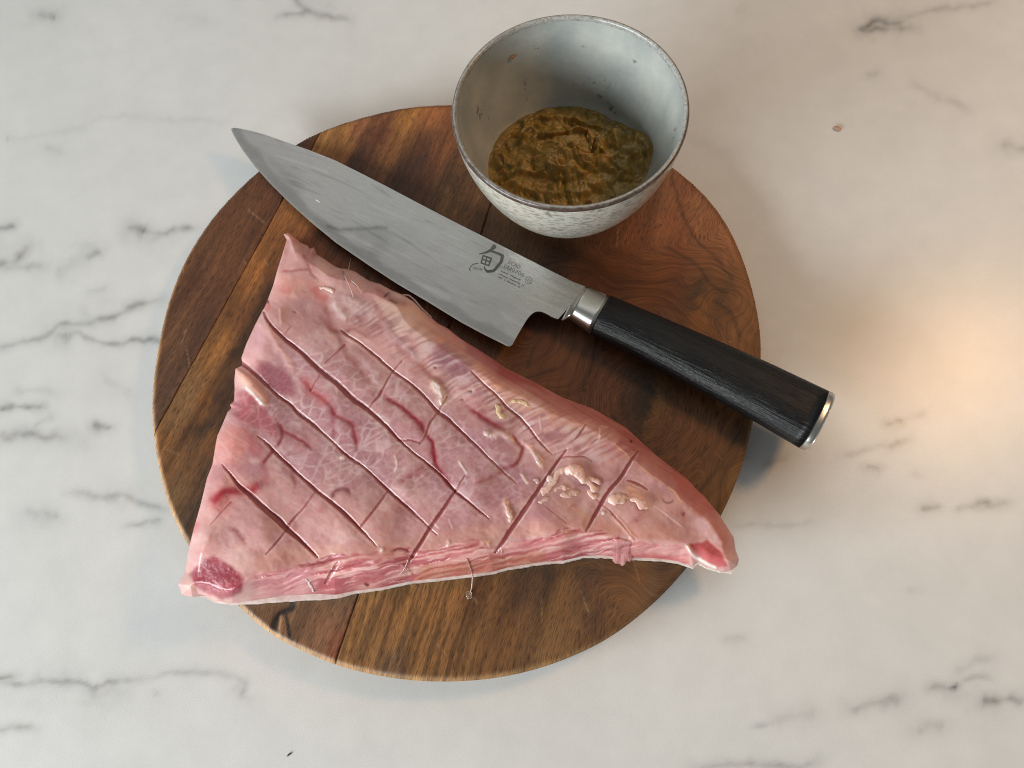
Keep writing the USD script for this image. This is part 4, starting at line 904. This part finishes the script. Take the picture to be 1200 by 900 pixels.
def area(poly, soft=6, wob=5):
    import shapely
    g = sg.Polygon(poly); q = Pm + (np.stack([n2(Pm, 12, 162, 3) - .5, n2(Pm, 12, 163, 3) - .5], 1)) * 2 * wob
    ins = shapely.contains_xy(g, q[:, 0], q[:, 1]); d = cKDTree(np.vstack([np.linspace(a, b, 40) for a, b in zip(poly, poly[1:] + poly[:1])])).query(q)[0]
    return sstep(-soft, soft, np.where(ins, d, -d))
# zones
blend(area([(300, 375), (312, 368), (335, 400), (370, 440), (355, 452), (318, 425), (288, 420)], 7) * .55, lin((226, 166, 172)))        # pale pink fat at the left rim
blend(area([(335, 282), (352, 290), (362, 314), (330, 318)], 5) * .4, lin((222, 160, 152)))
blend(area([(318, 325), (330, 320), (370, 330), (350, 345), (318, 352)], 6) * .5, lin((224, 158, 146)))
blend(blob((265, 520), (26, 34), 70) * .5, lin((224, 142, 126))); blend(blob((262, 575), (26, 40), 15) * .4, lin((224, 152, 146)))
blend(area([(440, 350), (480, 352), (510, 380), (500, 400), (460, 385)], 8) * .55, lin((222, 184, 166)))
blend(area([(475, 345), (500, 368), (540, 402), (570, 432), (600, 455), (580, 456), (545, 430), (505, 392), (470, 355)], 6) * .55, orange)
blend(area([(560, 440), (600, 455), (650, 478), (700, 500), (720, 515), (690, 505), (640, 490), (595, 478)], 6) * .5, orange)
blend(blob((530, 425), (34, 16), 40) * .6, lin((158, 98, 116))); blend(blob((560, 455), (26, 12), 30) * .35, lin((164, 100, 112)))
blend(blob((718, 525), (16, 12), 20) * .55, lin((196, 100, 108))); blend(blob((770, 605), (40, 14), 20) * .3, lin((190, 128, 126)))
blend(area([(290, 655), (340, 640), (400, 640), (480, 628), (600, 612), (690, 608), (790, 618), (800, 640), (690, 622), (580, 632), (480, 645), (380, 655), (300, 668)], 7) * .35, lin((216, 152, 134)))
# fibres: cross-hatched lilac streaks under a pale film, running up to the right
def fibres(dirx, diry, L, Wd, seed):
    d = np.array([dirx, diry], float); d /= np.linalg.norm(d); n_ = np.array([-d[1], d[0]])
    b = (n2(Pm, 26, seed, 2) - .5) * 14
    return noise(np.c_[(Pm @ d) / L, (Pm @ n_ + b) / Wd, np.full(len(Pm), seed * 1.0)], seed)
f1 = fibres(.9, -.45, 22, 2.6, 170); f2 = fibres(.75, .5, 16, 2.6, 171)
zone_up = area([(430, 350), (520, 400), (600, 460), (700, 500), (740, 530), (700, 545), (620, 520), (540, 470), (470, 420), (400, 370)], 14)
blend(zone_up * sstep(.52, .8, f1) * .5, lilac * .82); blend(zone_up * sstep(.55, .2, f1) * .5, lin((220, 188, 188))); blend((1 - zone_up) * sstep(.58, .85, f2) * .16, lin((222, 184, 180)))
# marbling web
def web(scale, seed, st=1.6):
    q = Pm / scale * np.array([1.0, st]) + np.stack([n2(Pm, 18, seed, 3) - .5, n2(Pm, 18, seed + 1, 3) - .5], 1) * 1.6
    r1 = 1 - np.abs(noise(np.c_[q, np.zeros(len(q))], seed + 2) - .5) * 2
    r2 = 1 - np.abs(noise(np.c_[q * 1.9 + 5, np.zeros(len(q))], seed + 3) - .5) * 2
    return np.maximum(sstep(.80, .98, r1), .75 * sstep(.82, .98, r2))
zone_mid = area([(330, 400), (380, 400), (470, 440), (560, 500), (640, 560), (560, 600), (480, 580), (400, 580), (340, 560), (310, 510), (300, 460)], 20)
blend(zone_mid * .5, lin((176, 120, 130)))
def cells(sc, seed, st=1.7):
    """thin pale films between stretched cells: distance to the second nearest point less the nearest"""
    r = np.random.default_rng(seed); q = Pm + np.stack([n2(Pm, 14, seed, 3) - .5, n2(Pm, 14, seed + 1, 3) - .5], 1) * sc * .9
    ca, sa = math.cos(.55), math.sin(.55); q = np.stack([(q[:, 0] * ca - q[:, 1] * sa) / st, q[:, 0] * sa + q[:, 1] * ca], 1)
    lo, hi = q.min(0), q.max(0); pts = r.uniform(lo, hi, (int(np.prod(hi - lo) / sc ** 2 * 1.15), 2))
    d, _ = cKDTree(pts).query(q, k=2, workers=-1); e = d[:, 1] - d[:, 0]
    return np.exp(-(e / (sc * .16)) ** 2) * (.35 + .9 * n2(Pm, 20, seed + 2, 2))
wb = cells(11, 180); wb2 = cells(5.5, 186)
blend(zone_mid * wb * (.15 + .55 * sstep(.35, .7, n2(Pm, 30, 189, 3))), lin((222, 186, 184))); blend(zone_mid * wb2 * .30, lin((214, 172, 172))); blend((1 - zone_mid) * wb * .10, lin((224, 184, 176)))
# lean patches
L1 = blob((323, 443), (30, 15), 38, .35, 4); blend(L1 * .8, lin((164, 82, 98))); blend(L1 * wb2 * .4, lin((206, 140, 148)))
L2 = area([(277, 455), (296, 463), (312, 480), (330, 500), (322, 512), (300, 500), (280, 492), (268, 484)], 4, 3); blend(L2 * .72, lin((186, 92, 104))); blend(L2 * wb * .45, lin((220, 160, 160)))
L2b = area([(284, 500), (300, 512), (312, 524), (305, 540), (290, 528)], 5, 4); blend(L2b * .45, lin((190, 96, 96)))
L3 = area([(224, 674), (236, 656), (250, 652), (266, 660), (276, 668), (286, 680), (284, 695), (262, 703), (243, 697), (229, 687)], 3, 4)
blend(L3 * .92, lin((160, 56, 74))); blend(L3 * sstep(.5, .72, fin) * .5, lin((190, 92, 104))); blend(L3 * sstep(.60, .75, n2(Pm, 2.2, 188, 2)) * .5, lin((214, 150, 150)))
blend(area([(283, 670), (293, 660), (300, 672), (296, 700), (285, 700)], 3, 4) * .6, lin((206, 150, 150)))
# trimmed lower face: long streaks of lean and fat
ridge_line = [(296, 672), (340, 664), (372, 657), (392, 648), (430, 648), (470, 640), (490, 645), (530, 636), (556, 632), (575, 642), (605, 634), (640, 628), (668, 617), (690, 622), (715, 624), (742, 633), (790, 640), (803, 640)]
rl = curve(ridge_line, 1.0); yr = np.interp(x, rl[:, 0], rl[:, 1])
face = sstep(-1.5, 3, y - yr + (n2(Pm, 8, 190, 3) - .5) * 9) * sstep(288, 312, x) * sstep(812, 798, x)
st_f = noise(np.c_[(Pm @ np.array([.97, -.24])) / 42, (Pm @ np.array([.24, .97]) + (n2(Pm, 22, 191, 3) - .5) * 12) / 3.2, np.zeros(len(Pm))], 192)
st_g = noise(np.c_[(Pm @ np.array([.97, -.24])) / 26, (Pm @ np.array([.24, .97]) + (n2(Pm, 14, 193, 3) - .5) * 8) / 1.7, np.zeros(len(Pm))], 194)
blend(face * .8, lin((196, 112, 114)))
blend(face * sstep(.45, .75, st_f) * .55, lin((172, 74, 84))); blend(face * sstep(.45, .2, st_f) * .7, lin((222, 164, 156))); blend(face * sstep(.6, .85, st_g) * .55, lin((232, 190, 182)))
blend(face * area([(296, 668), (372, 660), (372, 704), (296, 706)], 6) * .6, lin((206, 138, 142))); blend(face * area([(740, 630), (806, 640), (806, 662), (740, 656)], 5) * .6, lin((214, 148, 144)))
blend(face * area([(490, 662), (600, 650), (640, 645), (640, 660), (560, 674), (490, 682)], 6) * .45, lin((194, 124, 92)))
blend(face * area([(740, 648), (790, 652), (812, 656), (812, 664), (740, 656)], 3) * .6, lin((190, 84, 88)))
h -= face * 0.0006 * sstep(.5, .75, st_f); h += face * (st_g - .5) * 0.0004
# far rounded side and tail
slope_r = sstep(26, 6, dedge + (n2(Pm, 20, 195, 2) - .5) * 14) * sstep(470, 540, x) * sstep(0, 30, (x - 470) * .64 + 350 - y + 40)
blend(slope_r * .62, sidepink); blend(slope_r * sstep(.5, .75, noise(np.c_[(Pm @ np.array([.85, .53])) / 30, (Pm @ np.array([-.53, .85])) / 2.2, np.zeros(len(Pm))], 196)) * .4, lin((170, 84, 84)))
blend(area([(545, 402), (580, 420), (615, 442), (640, 455), (600, 448), (570, 430), (548, 412)], 4, 3) * .6, lin((172, 80, 84)))
blend(area([(790, 550), (830, 585), (855, 620), (862, 650), (845, 640), (835, 615), (815, 600), (795, 575)], 6) * .5, lin((198, 106, 94)))
L5 = area([(808, 639), (818, 636), (830, 634), (846, 645), (853, 664), (842, 665), (826, 658), (815, 648)], 2.5, 2); blend(L5 * .8, lin((192, 80, 82))); h -= L5 * 0.0005
blend(area([(806, 612), (826, 604), (846, 636), (834, 634)], 5) * .55, lin((228, 182, 182)))
d, _, _ = nearest(Pm, [(806, 641), (813, 651), (824, 658), (838, 665)]); blend(np.exp(-(d / 2.0) ** 2) * .8, white); h += 0.0010 * np.exp(-(d / 2.2) ** 2)
# a paler, drier line along the left rim and the top point
blend(np.exp(-(dedge / 4.5) ** 2) * sstep(340, 320, x) * .28, lin((226, 172, 168)))
REDS = [
    ([(448, 460), (455, 467), (473, 479), (485, 489), (493, 498), (499, 508), (507, 521), (509, 536), (515, 551), (523, 561), (533, 575)], 2.4, .82, red), ([(473, 479), (499, 508), (509, 536), (523, 561)], 6.5, .34, red),
    ([(548, 476), (557, 484), (580, 497), (593, 505), (604, 515), (613, 527), (608, 539), (593, 549)], 2.3, .72, red), ([(557, 484), (580, 497), (600, 510)], 6, .3, red), ([(593, 549), (576, 559), (557, 567)], 2.5, .34, red),
    ([(327, 497), (331, 507), (323, 523)], 1.9, .7, red), ([(332, 505), (353, 516), (365, 525)], 1.8, .6, red), ([(327, 499), (345, 516), (362, 527)], 8, .24, red),
    ([(320, 528), (315, 535), (308, 543)], 2.2, .75, red), ([(325, 528), (341, 549), (347, 569)], 2.4, .45, red), ([(308, 543), (312, 560), (308, 570)], 4, .3, red),
    ([(307, 566), (300, 570), (293, 575), (280, 575), (267, 576), (256, 581), (249, 592)], 5.0, .85, lin((170, 44, 58))), ([(270, 586), (262, 590), (252, 597)], 7, .4, lin((186, 84, 88))),
    ([(354, 443), (358, 449), (367, 459), (376, 466), (384, 473), (393, 487), (401, 491), (412, 498), (416, 512), (419, 527)], 2.2, .62, red), ([(354, 443), (368, 460), (384, 472)], 6, .4, lin((206, 100, 100))), ([(392, 480), (390, 498), (392, 515)], 2.6, .34, red), ([(399, 488), (412, 500), (417, 522)], 6, .28, red),
    ([(389, 585), (390, 579), (395, 575), (403, 573), (411, 577)], 2.6, .6, deepred), ([(384, 590), (372, 600)], 4, .22, red),
    ([(271, 619), (281, 626), (287, 635)], 2.8, .55, lin((146, 70, 76))), ([(292, 643), (300, 650)], 4, .22, lin((160, 86, 86))),
    ([(499, 547), (484, 556), (469, 564)], 3.2, .38, red), ([(336, 626), (338, 636)], 4, .3, red), ([(348, 612), (340, 622)], 5, .3, red),
    ([(436, 352), (444, 366), (451, 382), (460, 396), (480, 417), (497, 433), (511, 447), (524, 458)], 3.6, .55, lin((176, 100, 90))), ([(376, 372), (387, 385), (397, 396), (407, 416), (416, 426), (424, 439), (437, 452)], 3.0, .48, lin((164, 92, 84))), ([(380, 359), (386, 378), (392, 388)], 3, .4, lin((170, 90, 84))), ([(386, 384), (400, 389), (412, 384)], 2.6, .5, lin((160, 86, 76))), ([(412, 384), (424, 390), (434, 396)], 2.4, .35, lin((170, 100, 90))),
    ([(330, 318), (344, 317), (361, 315)], 1.5, .5, lin((170, 84, 78))), ([(356, 296), (361, 312), (366, 322), (372, 326)], 1.5, .5, lin((166, 88, 80))), ([(366, 336), (374, 345), (382, 352)], 6, .5, lin((206, 96, 84))), ([(328, 336), (342, 342)], 6, .3, lin((214, 110, 100))), ([(308, 358), (316, 362)], 5, .4, lin((206, 96, 84))),
    ([(312, 352), (315, 355)], 1.6, .8, deepred), ([(440, 336), (452, 346), (462, 352), (478, 356)], 3.6, .5, lin((164, 84, 76))), ([(450, 348), (456, 343)], 1.2, .8, lin((96, 44, 40))), ([(455, 351), (465, 356)], 1.2, .6, lin((96, 50, 44))),
    ([(227, 625), (231, 612)], 3, .4, lin((206, 80, 92))), ([(427, 684), (432, 686)], 1.8, .8, deepred), ([(460, 646), (468, 643), (478, 646)], 1.6, .8, lin((150, 52, 60))), ([(800, 601), (802, 604)], 2.2, .6, red), ([(744, 606), (748, 612)], 6, .3, red),
    ([(776, 584), (782, 589), (790, 586)], .9, .5, lin((120, 70, 66))), ([(738, 517), (740, 518)], 1.2, .95, lin((50, 24, 24))), ([(509, 430), (511, 431)], 1.1, .7, lin((80, 44, 50))), ([(550, 458), (553, 459)], 1.2, .8, lin((90, 36, 44))), ([(344, 365), (347, 366)], .8, .6, lin((90, 50, 50))), ([(540, 468), (543, 469)], 1.1, .6, lin((110, 56, 60))),
]
for pts, w_, s_, c_ in REDS:
    a = np.array(pts, float); lo, hi = a.min(0) - 4 * w_ - 8, a.max(0) + 4 * w_ + 8
    k = (Pm > lo).all(1) & (Pm < hi).all(1)
    if not k.any(): continue
    q = Pm[k] + np.stack([n2(Pm[k], 9, 200, 2) - .5, n2(Pm[k], 9, 201, 2) - .5], 1) * min(4, w_ * 1.4)
    d, _, tt = nearest(q, a); mk = np.zeros(len(Pm)); mk[k] = min(1, s_ * 1.12) * np.exp(-(d / (w_ * 1.15)) ** 2) * (0.35 + 0.65 * sstep(0, .1, tt) * sstep(0, .1, 1 - tt)) * (0.75 + 0.5 * n2(Pm[k], 5, 202, 2))
    blend(mk, c_)
    if w_ < 3: h[k] -= 0.00035 * s_ * np.exp(-(d / (w_ * 1.3)) ** 2)
PALES = [
    ([(276, 436), (286, 443), (298, 455), (312, 472)], 4.5, .75, lin((238, 178, 158))), ([(287, 452), (297, 462), (308, 474)], 2.4, .8, white), ([(505, 446), (512, 455), (518, 464), (517, 476)], 4.5, .75, lin((236, 206, 188))), ([(520, 476), (527, 470), (545, 459), (566, 451)], 1.6, .5, lin((232, 190, 180))),
    ([(408, 372), (398, 366), (392, 352)], 5, .5, lin((232, 200, 196))), ([(400, 345), (420, 358), (440, 366)], 7, .4, lin((226, 196, 196))), ([(448, 372), (458, 392), (478, 410), (490, 424)], 4.5, .4, lin((220, 186, 190))),
    ([(328, 362), (330, 378)], 1.8, .5, lin((236, 188, 180))), ([(300, 377), (314, 385), (326, 404), (335, 418), (345, 436)], 4.5, .4, lin((232, 176, 160))), ([(569, 506), (576, 511)], 2.4, .7, white), ([(578, 512), (588, 507), (598, 514)], 4.0, .6, lin((236, 200, 196))), ([(622, 526), (629, 536), (635, 546)], 2.6, .7, lin((240, 196, 178))), ([(612, 517), (622, 524)], 3.2, .5, lin((228, 168, 160))),
    ([(610, 555), (616, 563), (619, 567)], 1.6, .6, white), ([(592, 587), (597, 603), (600, 612)], 3.4, .7, lin((236, 176, 154))), ([(538, 540), (545, 552), (548, 556)], 1.4, .6, white), ([(462, 533), (465, 545), (462, 552)], 1.3, .5, white), ([(398, 536), (404, 536)], 2.6, .7, white),
    ([(610, 487), (618, 498)], .9, .5, white), ([(632, 488), (634, 504)], .9, .4, white), ([(703, 500), (702, 514), (697, 519)], 1.0, .7, lin((240, 196, 190))), ([(704, 499), (712, 501)], 1.0, .5, lin((240, 196, 190))), ([(506, 609), (514, 619)], 1.0, .5, white), ([(526, 608), (531, 620)], 1.0, .4, white), ([(564, 637), (570, 634), (574, 640)], 2.0, .5, lin((236, 182, 164))),
    ([(722, 606), (732, 618), (742, 630)], 2.6, .6, lin((236, 176, 156))), ([(765, 592), (785, 606), (800, 618)], .8, .5, white), ([(448, 642), (446, 646)], 2.2, .7, white), ([(526, 634), (524, 640)], 2.0, .6, white),
]
for pts, w_, s_, c_ in PALES:
    a = np.array(pts, float); lo, hi = a.min(0) - 4 * w_ - 8, a.max(0) + 4 * w_ + 8
    k = (Pm > lo).all(1) & (Pm < hi).all(1)
    if not k.any(): continue
    q = Pm[k] + np.stack([n2(Pm[k], 7, 204, 2) - .5, n2(Pm[k], 7, 205, 2) - .5], 1) * min(4, w_ * 1.2)
    d, _, tt = nearest(q, a); g = np.exp(-(d / w_) ** 2) * (0.4 + 0.6 * sstep(0, .1, tt) * sstep(0, .1, 1 - tt)) * (0.7 + 0.6 * n2(Pm[k], 4, 206, 2))
    mk = np.zeros(len(Pm)); mk[k] = s_ * g; blend(mk, c_)
    h[k] += 0.0007 * s_ * g * min(1.5, w_ / 2.5)
blend(lip * .5 * (n2(Pm, 9, 144, 2) > .48), lin((236, 200, 194)))
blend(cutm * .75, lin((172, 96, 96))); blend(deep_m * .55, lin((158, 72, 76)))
mc *= (0.93 + 0.14 * fin)[:, None]
MEATGAIN = 0.95
_g = mc @ np.array([.3, .55, .15]); mc = (_g[:, None] + (mc - _g[:, None]) * .93) * MEATGAIN
_m = mc.mean(0); mc = _m * np.clip(mc / _m, .02, 3) ** 1.28
wet = np.zeros((len(Pm), 3)); wet[:, 0] = np.clip(.35 + .8 * (n2(Pm, 24, 210, 3) - .4) + .4 * (L1 + L2 + L5), 0, 1)
wet[:, 1] = np.clip(.12 + .25 * sstep(.4, .75, n2(Pm, 13, 211, 3)) + .7 * (L1 + L2 + L5) + .5 * lip, 0, 1) * (0.2 + .8 * sstep(760, 600, x))

RIND = 0.0030
spk = np.clip(L1 + .8 * L2 + .35 * L3 + .5 * L5 + .35 * sstep(.6, .75, n2(Pm, 22, 212, 3)), 0, 1)
h += spk * (noise(np.c_[Pm / 1.5, 0 * x], 213) - .5) * 0.00018
wet[:, 0] = np.clip(wet[:, 0] + .4 * spk, 0, 1)
zm = ZB + RIND + np.maximum(h, 0.0015)
W = at(Pm, zm)
B = W[:nbm]
ar = 0.5 * np.sum(B[:, 0] * np.roll(B[:, 1], -1) - np.roll(B[:, 0], -1) * B[:, 1])
tang = np.roll(B, -3, 0) - np.roll(B, 3, 0); nin = np.stack([-tang[:, 1], tang[:, 0], np.zeros(nbm)], 1) * np.sign(ar)
nin /= np.linalg.norm(nin, axis=1, keepdims=True) + 1e-9
nin = np.stack([gaussian_filter1d(nin[:, k], 4, mode='wrap') for k in range(3)], 1)
Vs = [W]; Cs = [mc]; Ws = [wet]
for f, off in ((.66, .0002), (.33, .0006), (0.0, .0012)):
    r = B + nin * off; r[:, 2] = ZB + RIND + (B[:, 2] - ZB - RIND) * f + 0.0004 * (f > 0) * (noise(r * 300, 4) - .5)
    Vs.append(r); Cs.append(mc[:nbm] * 0.97); Ws.append(wet[:nbm])
ids = [np.arange(nbm)] + [len(Pm) + i * nbm + np.arange(nbm) for i in range(3)]
Fs = [up(W, Tm)]; nx_ = np.roll(np.arange(nbm), -1)
for a, b in zip(ids[:-1], ids[1:]):
    qd = np.stack([a, b, b[nx_], a[nx_]], -1)
    if ar < 0: qd = qd[:, ::-1]
    Fs += [qd[:, [0, 1, 2]], qd[:, [0, 2, 3]]]
pork = thing('pork_slab', 'raw pink slab of pork scored crosswise, lying rind down on the board', 'meat')
obj('meat', (np.vstack(Vs), np.vstack(Fs)), M['meat'], pork, smooth=True, col=np.vstack(Cs), wet=np.vstack(Ws))

# rind under the meat: shows as a white edge along the foot
RO = [(340, 284), (420, 328), (520, 392), (620, 452), (720, 504), (790, 560), (838, 612), (855, 645), (863, 662), (857, 672.5), (840, 669.8), (826, 665), (818, 660.3), (812.5, 666), (794.7, 660), (773, 657.5), (741, 656), (728, 656), (716, 654.5), (702.7, 653.5), (682.7, 654), (660, 660), (640, 660.8), (613, 665), (594.7, 668), (577, 673), (554.7, 675.8), (520, 680), (480, 684), (446.7, 691.5), (414.7, 695.8), (393, 701.5), (373, 703), (340, 704.8), (300, 707.6), (272, 708.8), (253, 706.3), (240, 700), (226, 696), (226, 660), (240, 600), (262, 520), (282, 470), (290, 425), (320, 350), (330, 310)]
rp_ = sg.Polygon(RO).segmentize(2.0)
v = np.array(rp_.exterior.coords)[:-1]
v = v + (np.stack([n2(v, 5, 220, 3), n2(v, 5, 221, 3)], 1) - .5) * 2.2
vb = at(v, ZB + 0.0022)[:, :2]
g = sg.Polygon(vb).buffer(0)
g = g if g.geom_type == 'Polygon' else max(g.geoms, key=lambda q: q.area)
rm = trimesh.creation.extrude_polygon(g, RIND - 0.0004, engine='earcut'); rm.apply_translation([0, 0, ZB + 0.0004])
tag(obj('rind', rm, M['rind'], pork), 'white rind along the lower edge')

# shreds of fat on the cut face
def hz(p):
    p = np.atleast_2d(p); d, i_ = cKDTree(Pm).query(p, k=6); return zm[i_].mean(1)
def shred(name, pts, m, label=None, seed=0, lift=0.05, flat=.42, sides=26, rough=.6):
    """pts: (x, y, radius px): a lumpy strand resting on the meat"""
    c = curve(np.array(pts, float), 0.5); k = 0.00040
    c[:, :2] += np.stack([n2(c[:, :2] + seed * 50, 5, 230, 2) - .5, n2(c[:, :2] + seed * 50, 5, 231, 2) - .5], 1) * 3.5
    r = c[:, 2] * k; n = len(c); t = np.linspace(0, 1, n)
    r = r * np.sqrt(np.clip(1 - (2 * t - 1) ** 6, 0.08, 1))
    P_ = at(c[:, :2], hz(c[:, :2]) + r * lift)
    o_ = obj(name, tube(P_, r, sides, seed, rough, flat), m, pork, smooth=True)
    if label: tag(o_, label)
shred('fat_shred', [(636, 581, 3.0), (638, 574, 4.0), (645, 569, 3.6), (650, 561, 3.2), (655, 553, 3.4), (664, 549, 4.0)], M['fat'], seed=1)
shred('fat_shred', [(664, 556, 5.5), (671, 550, 6.0), (679, 553, 5.8), (686, 561, 5.0), (692, 568, 3.6), (700, 576, 3.0)], M['fat'], 'pale curled lump of fat in the middle of the larger shreds', seed=2, lift=.7)
shred('fat_shred', [(688, 560, 2.4), (695, 563, 2.8), (703, 568, 2.2)], M['fat'], seed=3, lift=.9)
shred('fat_shred', [(690, 574, 2.6), (694, 580, 3.4), (696, 585, 3.0)], M['fat'], seed=4)
shred('fat_shred', [(650, 576, 1.8), (656, 571, 2.0), (660, 570, 1.8), (664, 573, 2.0), (668, 573, 1.6)], M['fat'], seed=5)
shred('fat_shred', [(656, 580, 2.4), (665, 579, 3.2), (673, 578, 3.2), (678, 576, 2.2)], M['fat'], seed=6)
shred('fat_shred', [(641, 564, 2.8), (645, 560, 3.0), (648, 565, 2.0)], M['white_fat'], seed=7)
shred('fat_shred', [(713, 589, 3.6), (720, 586, 5.2), (728, 586, 4.6), (733, 584, 2.2), (740, 584, 1.4)], M['fat'], seed=8)
shred('fat_shred', [(738, 585, 2.0), (746, 587, 3.2), (752, 591, 4.6), (758, 591, 4.0), (763, 592, 1.6)], M['fat'], 'pale tear-shaped lump of fat near the tail', seed=9, lift=.7)
shred('fat_shred', [(705, 602, 2.0), (709, 601, 2.2)], M['white_fat'], seed=10)
shred('fat_shred', [(630, 588, 1.6), (638, 586, 2.0), (645, 584, 1.4)], M['fat'], seed=11)
shred('fat_shred', [(580, 473, 1.4), (584, 480, 2.8), (588, 488, 2.6), (591, 491, 1.2)], M['yellow_fat'], 'thin yellowish fat flake beside the cut', seed=12)
shred('fat_shred', [(598, 473, 1.6), (604, 470, 2.2), (610, 470, 2.0), (616, 473, 1.8), (622, 476, 1.0)], M['yellow_fat'], seed=13)
shred('fat_shred', [(566, 504, 1.6), (571, 508, 2.4), (574, 511, 1.4)], M['white_fat'], seed=14)
shred('fat_shred', [(623, 528, 1.2), (629, 537, 1.9), (633, 545, 2.3)], M['white_fat'], seed=15)
shred('fat_shred', [(625, 563, 1.6), (629, 562, 2.0), (631, 566, 1.4)], M['white_fat'], seed=16)
shred('fat_shred', [(592, 590, 1.4), (596, 600, 2.4), (599, 606, 2.4), (598, 613, 1.4)], M['fat'], seed=17)
shred('fat_shred', [(508, 447, 1.6), (514, 455, 2.6), (518, 464, 2.6), (516, 474, 1.4)], M['white_fat'], seed=18, flat=.5)
shred('fat_shred', [(359, 678, 1.2), (364, 686, 1.6), (368, 694, 1.4)], M['white_fat'], seed=19)
shred('fat_shred', [(374, 338, 1.8), (382, 338, 2.4), (388, 340, 2.2), (391, 343, 1.2)], M['fat'], seed=20, flat=.5)
# torn flap hanging over the lower edge
fp = sg.Polygon([(716, 631), (722, 627), (735, 630), (742, 633), (741.5, 645), (741, 655), (738, 658.5), (735, 657), (733, 661), (729.5, 663.5), (726, 660.5), (721, 660.5), (718, 657), (719, 645)])
Pf, nf, Tf = grid_in(fp, 0.8, 0.8)
tf = np.clip((Pf[:, 1] - 629) / 33, 0, 1)
df = cKDTree(Pf[:nf]).query(Pf)[0]
zt = hz([(729, 630)])[0]
hb = hz(np.c_[Pf[:, 0], np.minimum(Pf[:, 1], 649)]); fall = np.clip(Pf[:, 1] - 649, 0, 20) * 0.00055
zf = np.maximum(hb - fall, ZB + 0.003) - 0.0007 + 0.0017 * np.clip(df / 5, 0, 1) + (n2(Pf, 5, 240, 3) - .5) * 0.0016 + (noise(np.c_[Pf[:, 0] / 3.5, Pf[:, 1] / 14, 0 * tf], 241) - .5) * 0.0006
Wf = at(Pf, zf); Wl = at(Pf, zf - 0.0014)
Wl[:, :2] = Wf[:, :2] * 0.98 + Wf[:, :2].mean(0) * 0.02
F1 = up(Wf, Tf); k = np.arange(nf); kn = np.roll(k, -1)
qf = np.stack([k, k + len(Pf), kn + len(Pf), kn], -1)
arf = 0.5 * np.sum(Wf[:nf, 0] * np.roll(Wf[:nf, 1], -1) - np.roll(Wf[:nf, 0], -1) * Wf[:nf, 1])
qf = qf if arf > 0 else qf[:, ::-1]
cf = mc[cKDTree(Pm).query(np.c_[Pf[:, 0], np.minimum(Pf[:, 1], 646)], k=8)[1]].mean(1) / MEATGAIN
cf = cf * .55 + .45 * lin((200, 106, 106)) * (0.75 + .5 * n2(Pf, 4, 242, 3))[:, None]; cf = cf * (1 - tf[:, None] ** 6 * .5) + lin((226, 170, 160)) * tf[:, None] ** 6 * .5
cf *= MEATGAIN; wf = np.stack([np.full(len(Pf), .7), np.full(len(Pf), .6), np.zeros(len(Pf))], 1)
tag(obj('torn_flap', (np.r_[Wf, Wl], np.vstack([F1, F1[:, ::-1] + len(Pf), qf[:, [0, 1, 2]], qf[:, [0, 2, 3]]])), M['meat'], pork, smooth=True, col=np.r_[cf, cf], wet=np.r_[wf, wf]), 'small torn flap of meat hanging over the lower edge')
# strands of sinew
def strand(pts, r, hs, m=M['sinew'], n=None):
    c = curve(np.array(pts, float), 1.5); t = np.linspace(0, 1, len(c))
    base_z = hz(c[:, :2]); z = np.interp(t, np.linspace(0, 1, len(hs)), hs)
    P_ = at(c[:, :2], np.where(z >= 0, base_z + z, ZB - z)); obj('sinew_strand', tube(P_, np.linspace(r, r * .6, len(c)), 6), m, pork, smooth=True)
strand([(402, 318), (406, 327), (411, 338), (414, 348)], 0.0004, [.0008, .0022, .003, .0004])
strand([(408, 317), (409, 312), (411, 303)], .00018, [.001, .002, .004])
strand([(412, 329), (418, 334), (424, 345)], .0004, [.0004, .0012, .0004])
strand([(472, 345.5), (478, 346), (484, 350), (494, 361), (506, 372)], .00042, [.0012, .0018, .0012, .0008])
strand([(547, 655), (551, 665), (553.5, 674)], .00035, [.0006, .0008, .001])
strand([(554, 674), (553.5, 682), (552, 692)], .00042, [-.006, -.003, -.0012])
for a in ([(470, 662), (477, 668), (484, 674)], [(478, 656), (474, 666), (468, 674)], [(588, 643), (588, 650)]):
    strand(a, .00028, [.0008, .0014, .0006])
b_ = trimesh.creation.icosphere(3, .0013); b_.vertices *= (0.6 + .8 * noise(b_.vertices * 900, 8))[:, None]; b_.apply_scale([.9, 1.3, .45]); b_.apply_translation(at((549.5, 698), ZB + .0008)[0])
obj('sinew_blob', b_, mat('clear_gel', {'p': ('principled_bsdf', {'base_color': (.9, .86, .80), 'roughness': .2, 'transmission_weight': .92, 'ior': 1.35})}, []), pork, smooth=True)

# ------------------------------------------------------------------ crumbs on the worktop
def crumb(name, p, r, m, label, scale=(1, 1, .7), seed=0, ang=0, cat='crumb'):
    c = trimesh.creation.icosphere(3, r); c.vertices *= (0.65 + .7 * noise(c.vertices * (1.1 / r) + seed, seed))[:, None]; c.apply_scale(scale)
    c.apply_transform(trimesh.transformations.rotation_matrix(ang, [0, 0, 1])); c.apply_translation([0, 0, -c.bounds[0, 2]])
    q = at(p, 0)[0]; c.apply_translation([q[0], q[1], 0.0])
    tag(obj(name, c, m, smooth=True), label, cat)
crumb('crumb', (981, 151.5), .0014, mat('pink_crumb', {'p': ('principled_bsdf', {'base_color': (.46, .27, .17), 'roughness': .5})}, []), 'tiny pinkish brown scrap on the worktop to the right of the bowl', (1.3, .8, .5), 1, -.6)
crumb('crumb', (339, 884), .00065, M['dark_crumb'], 'dark sliver on the worktop near its lower edge, below the board', (1.6, .6, .5), 2, .5)
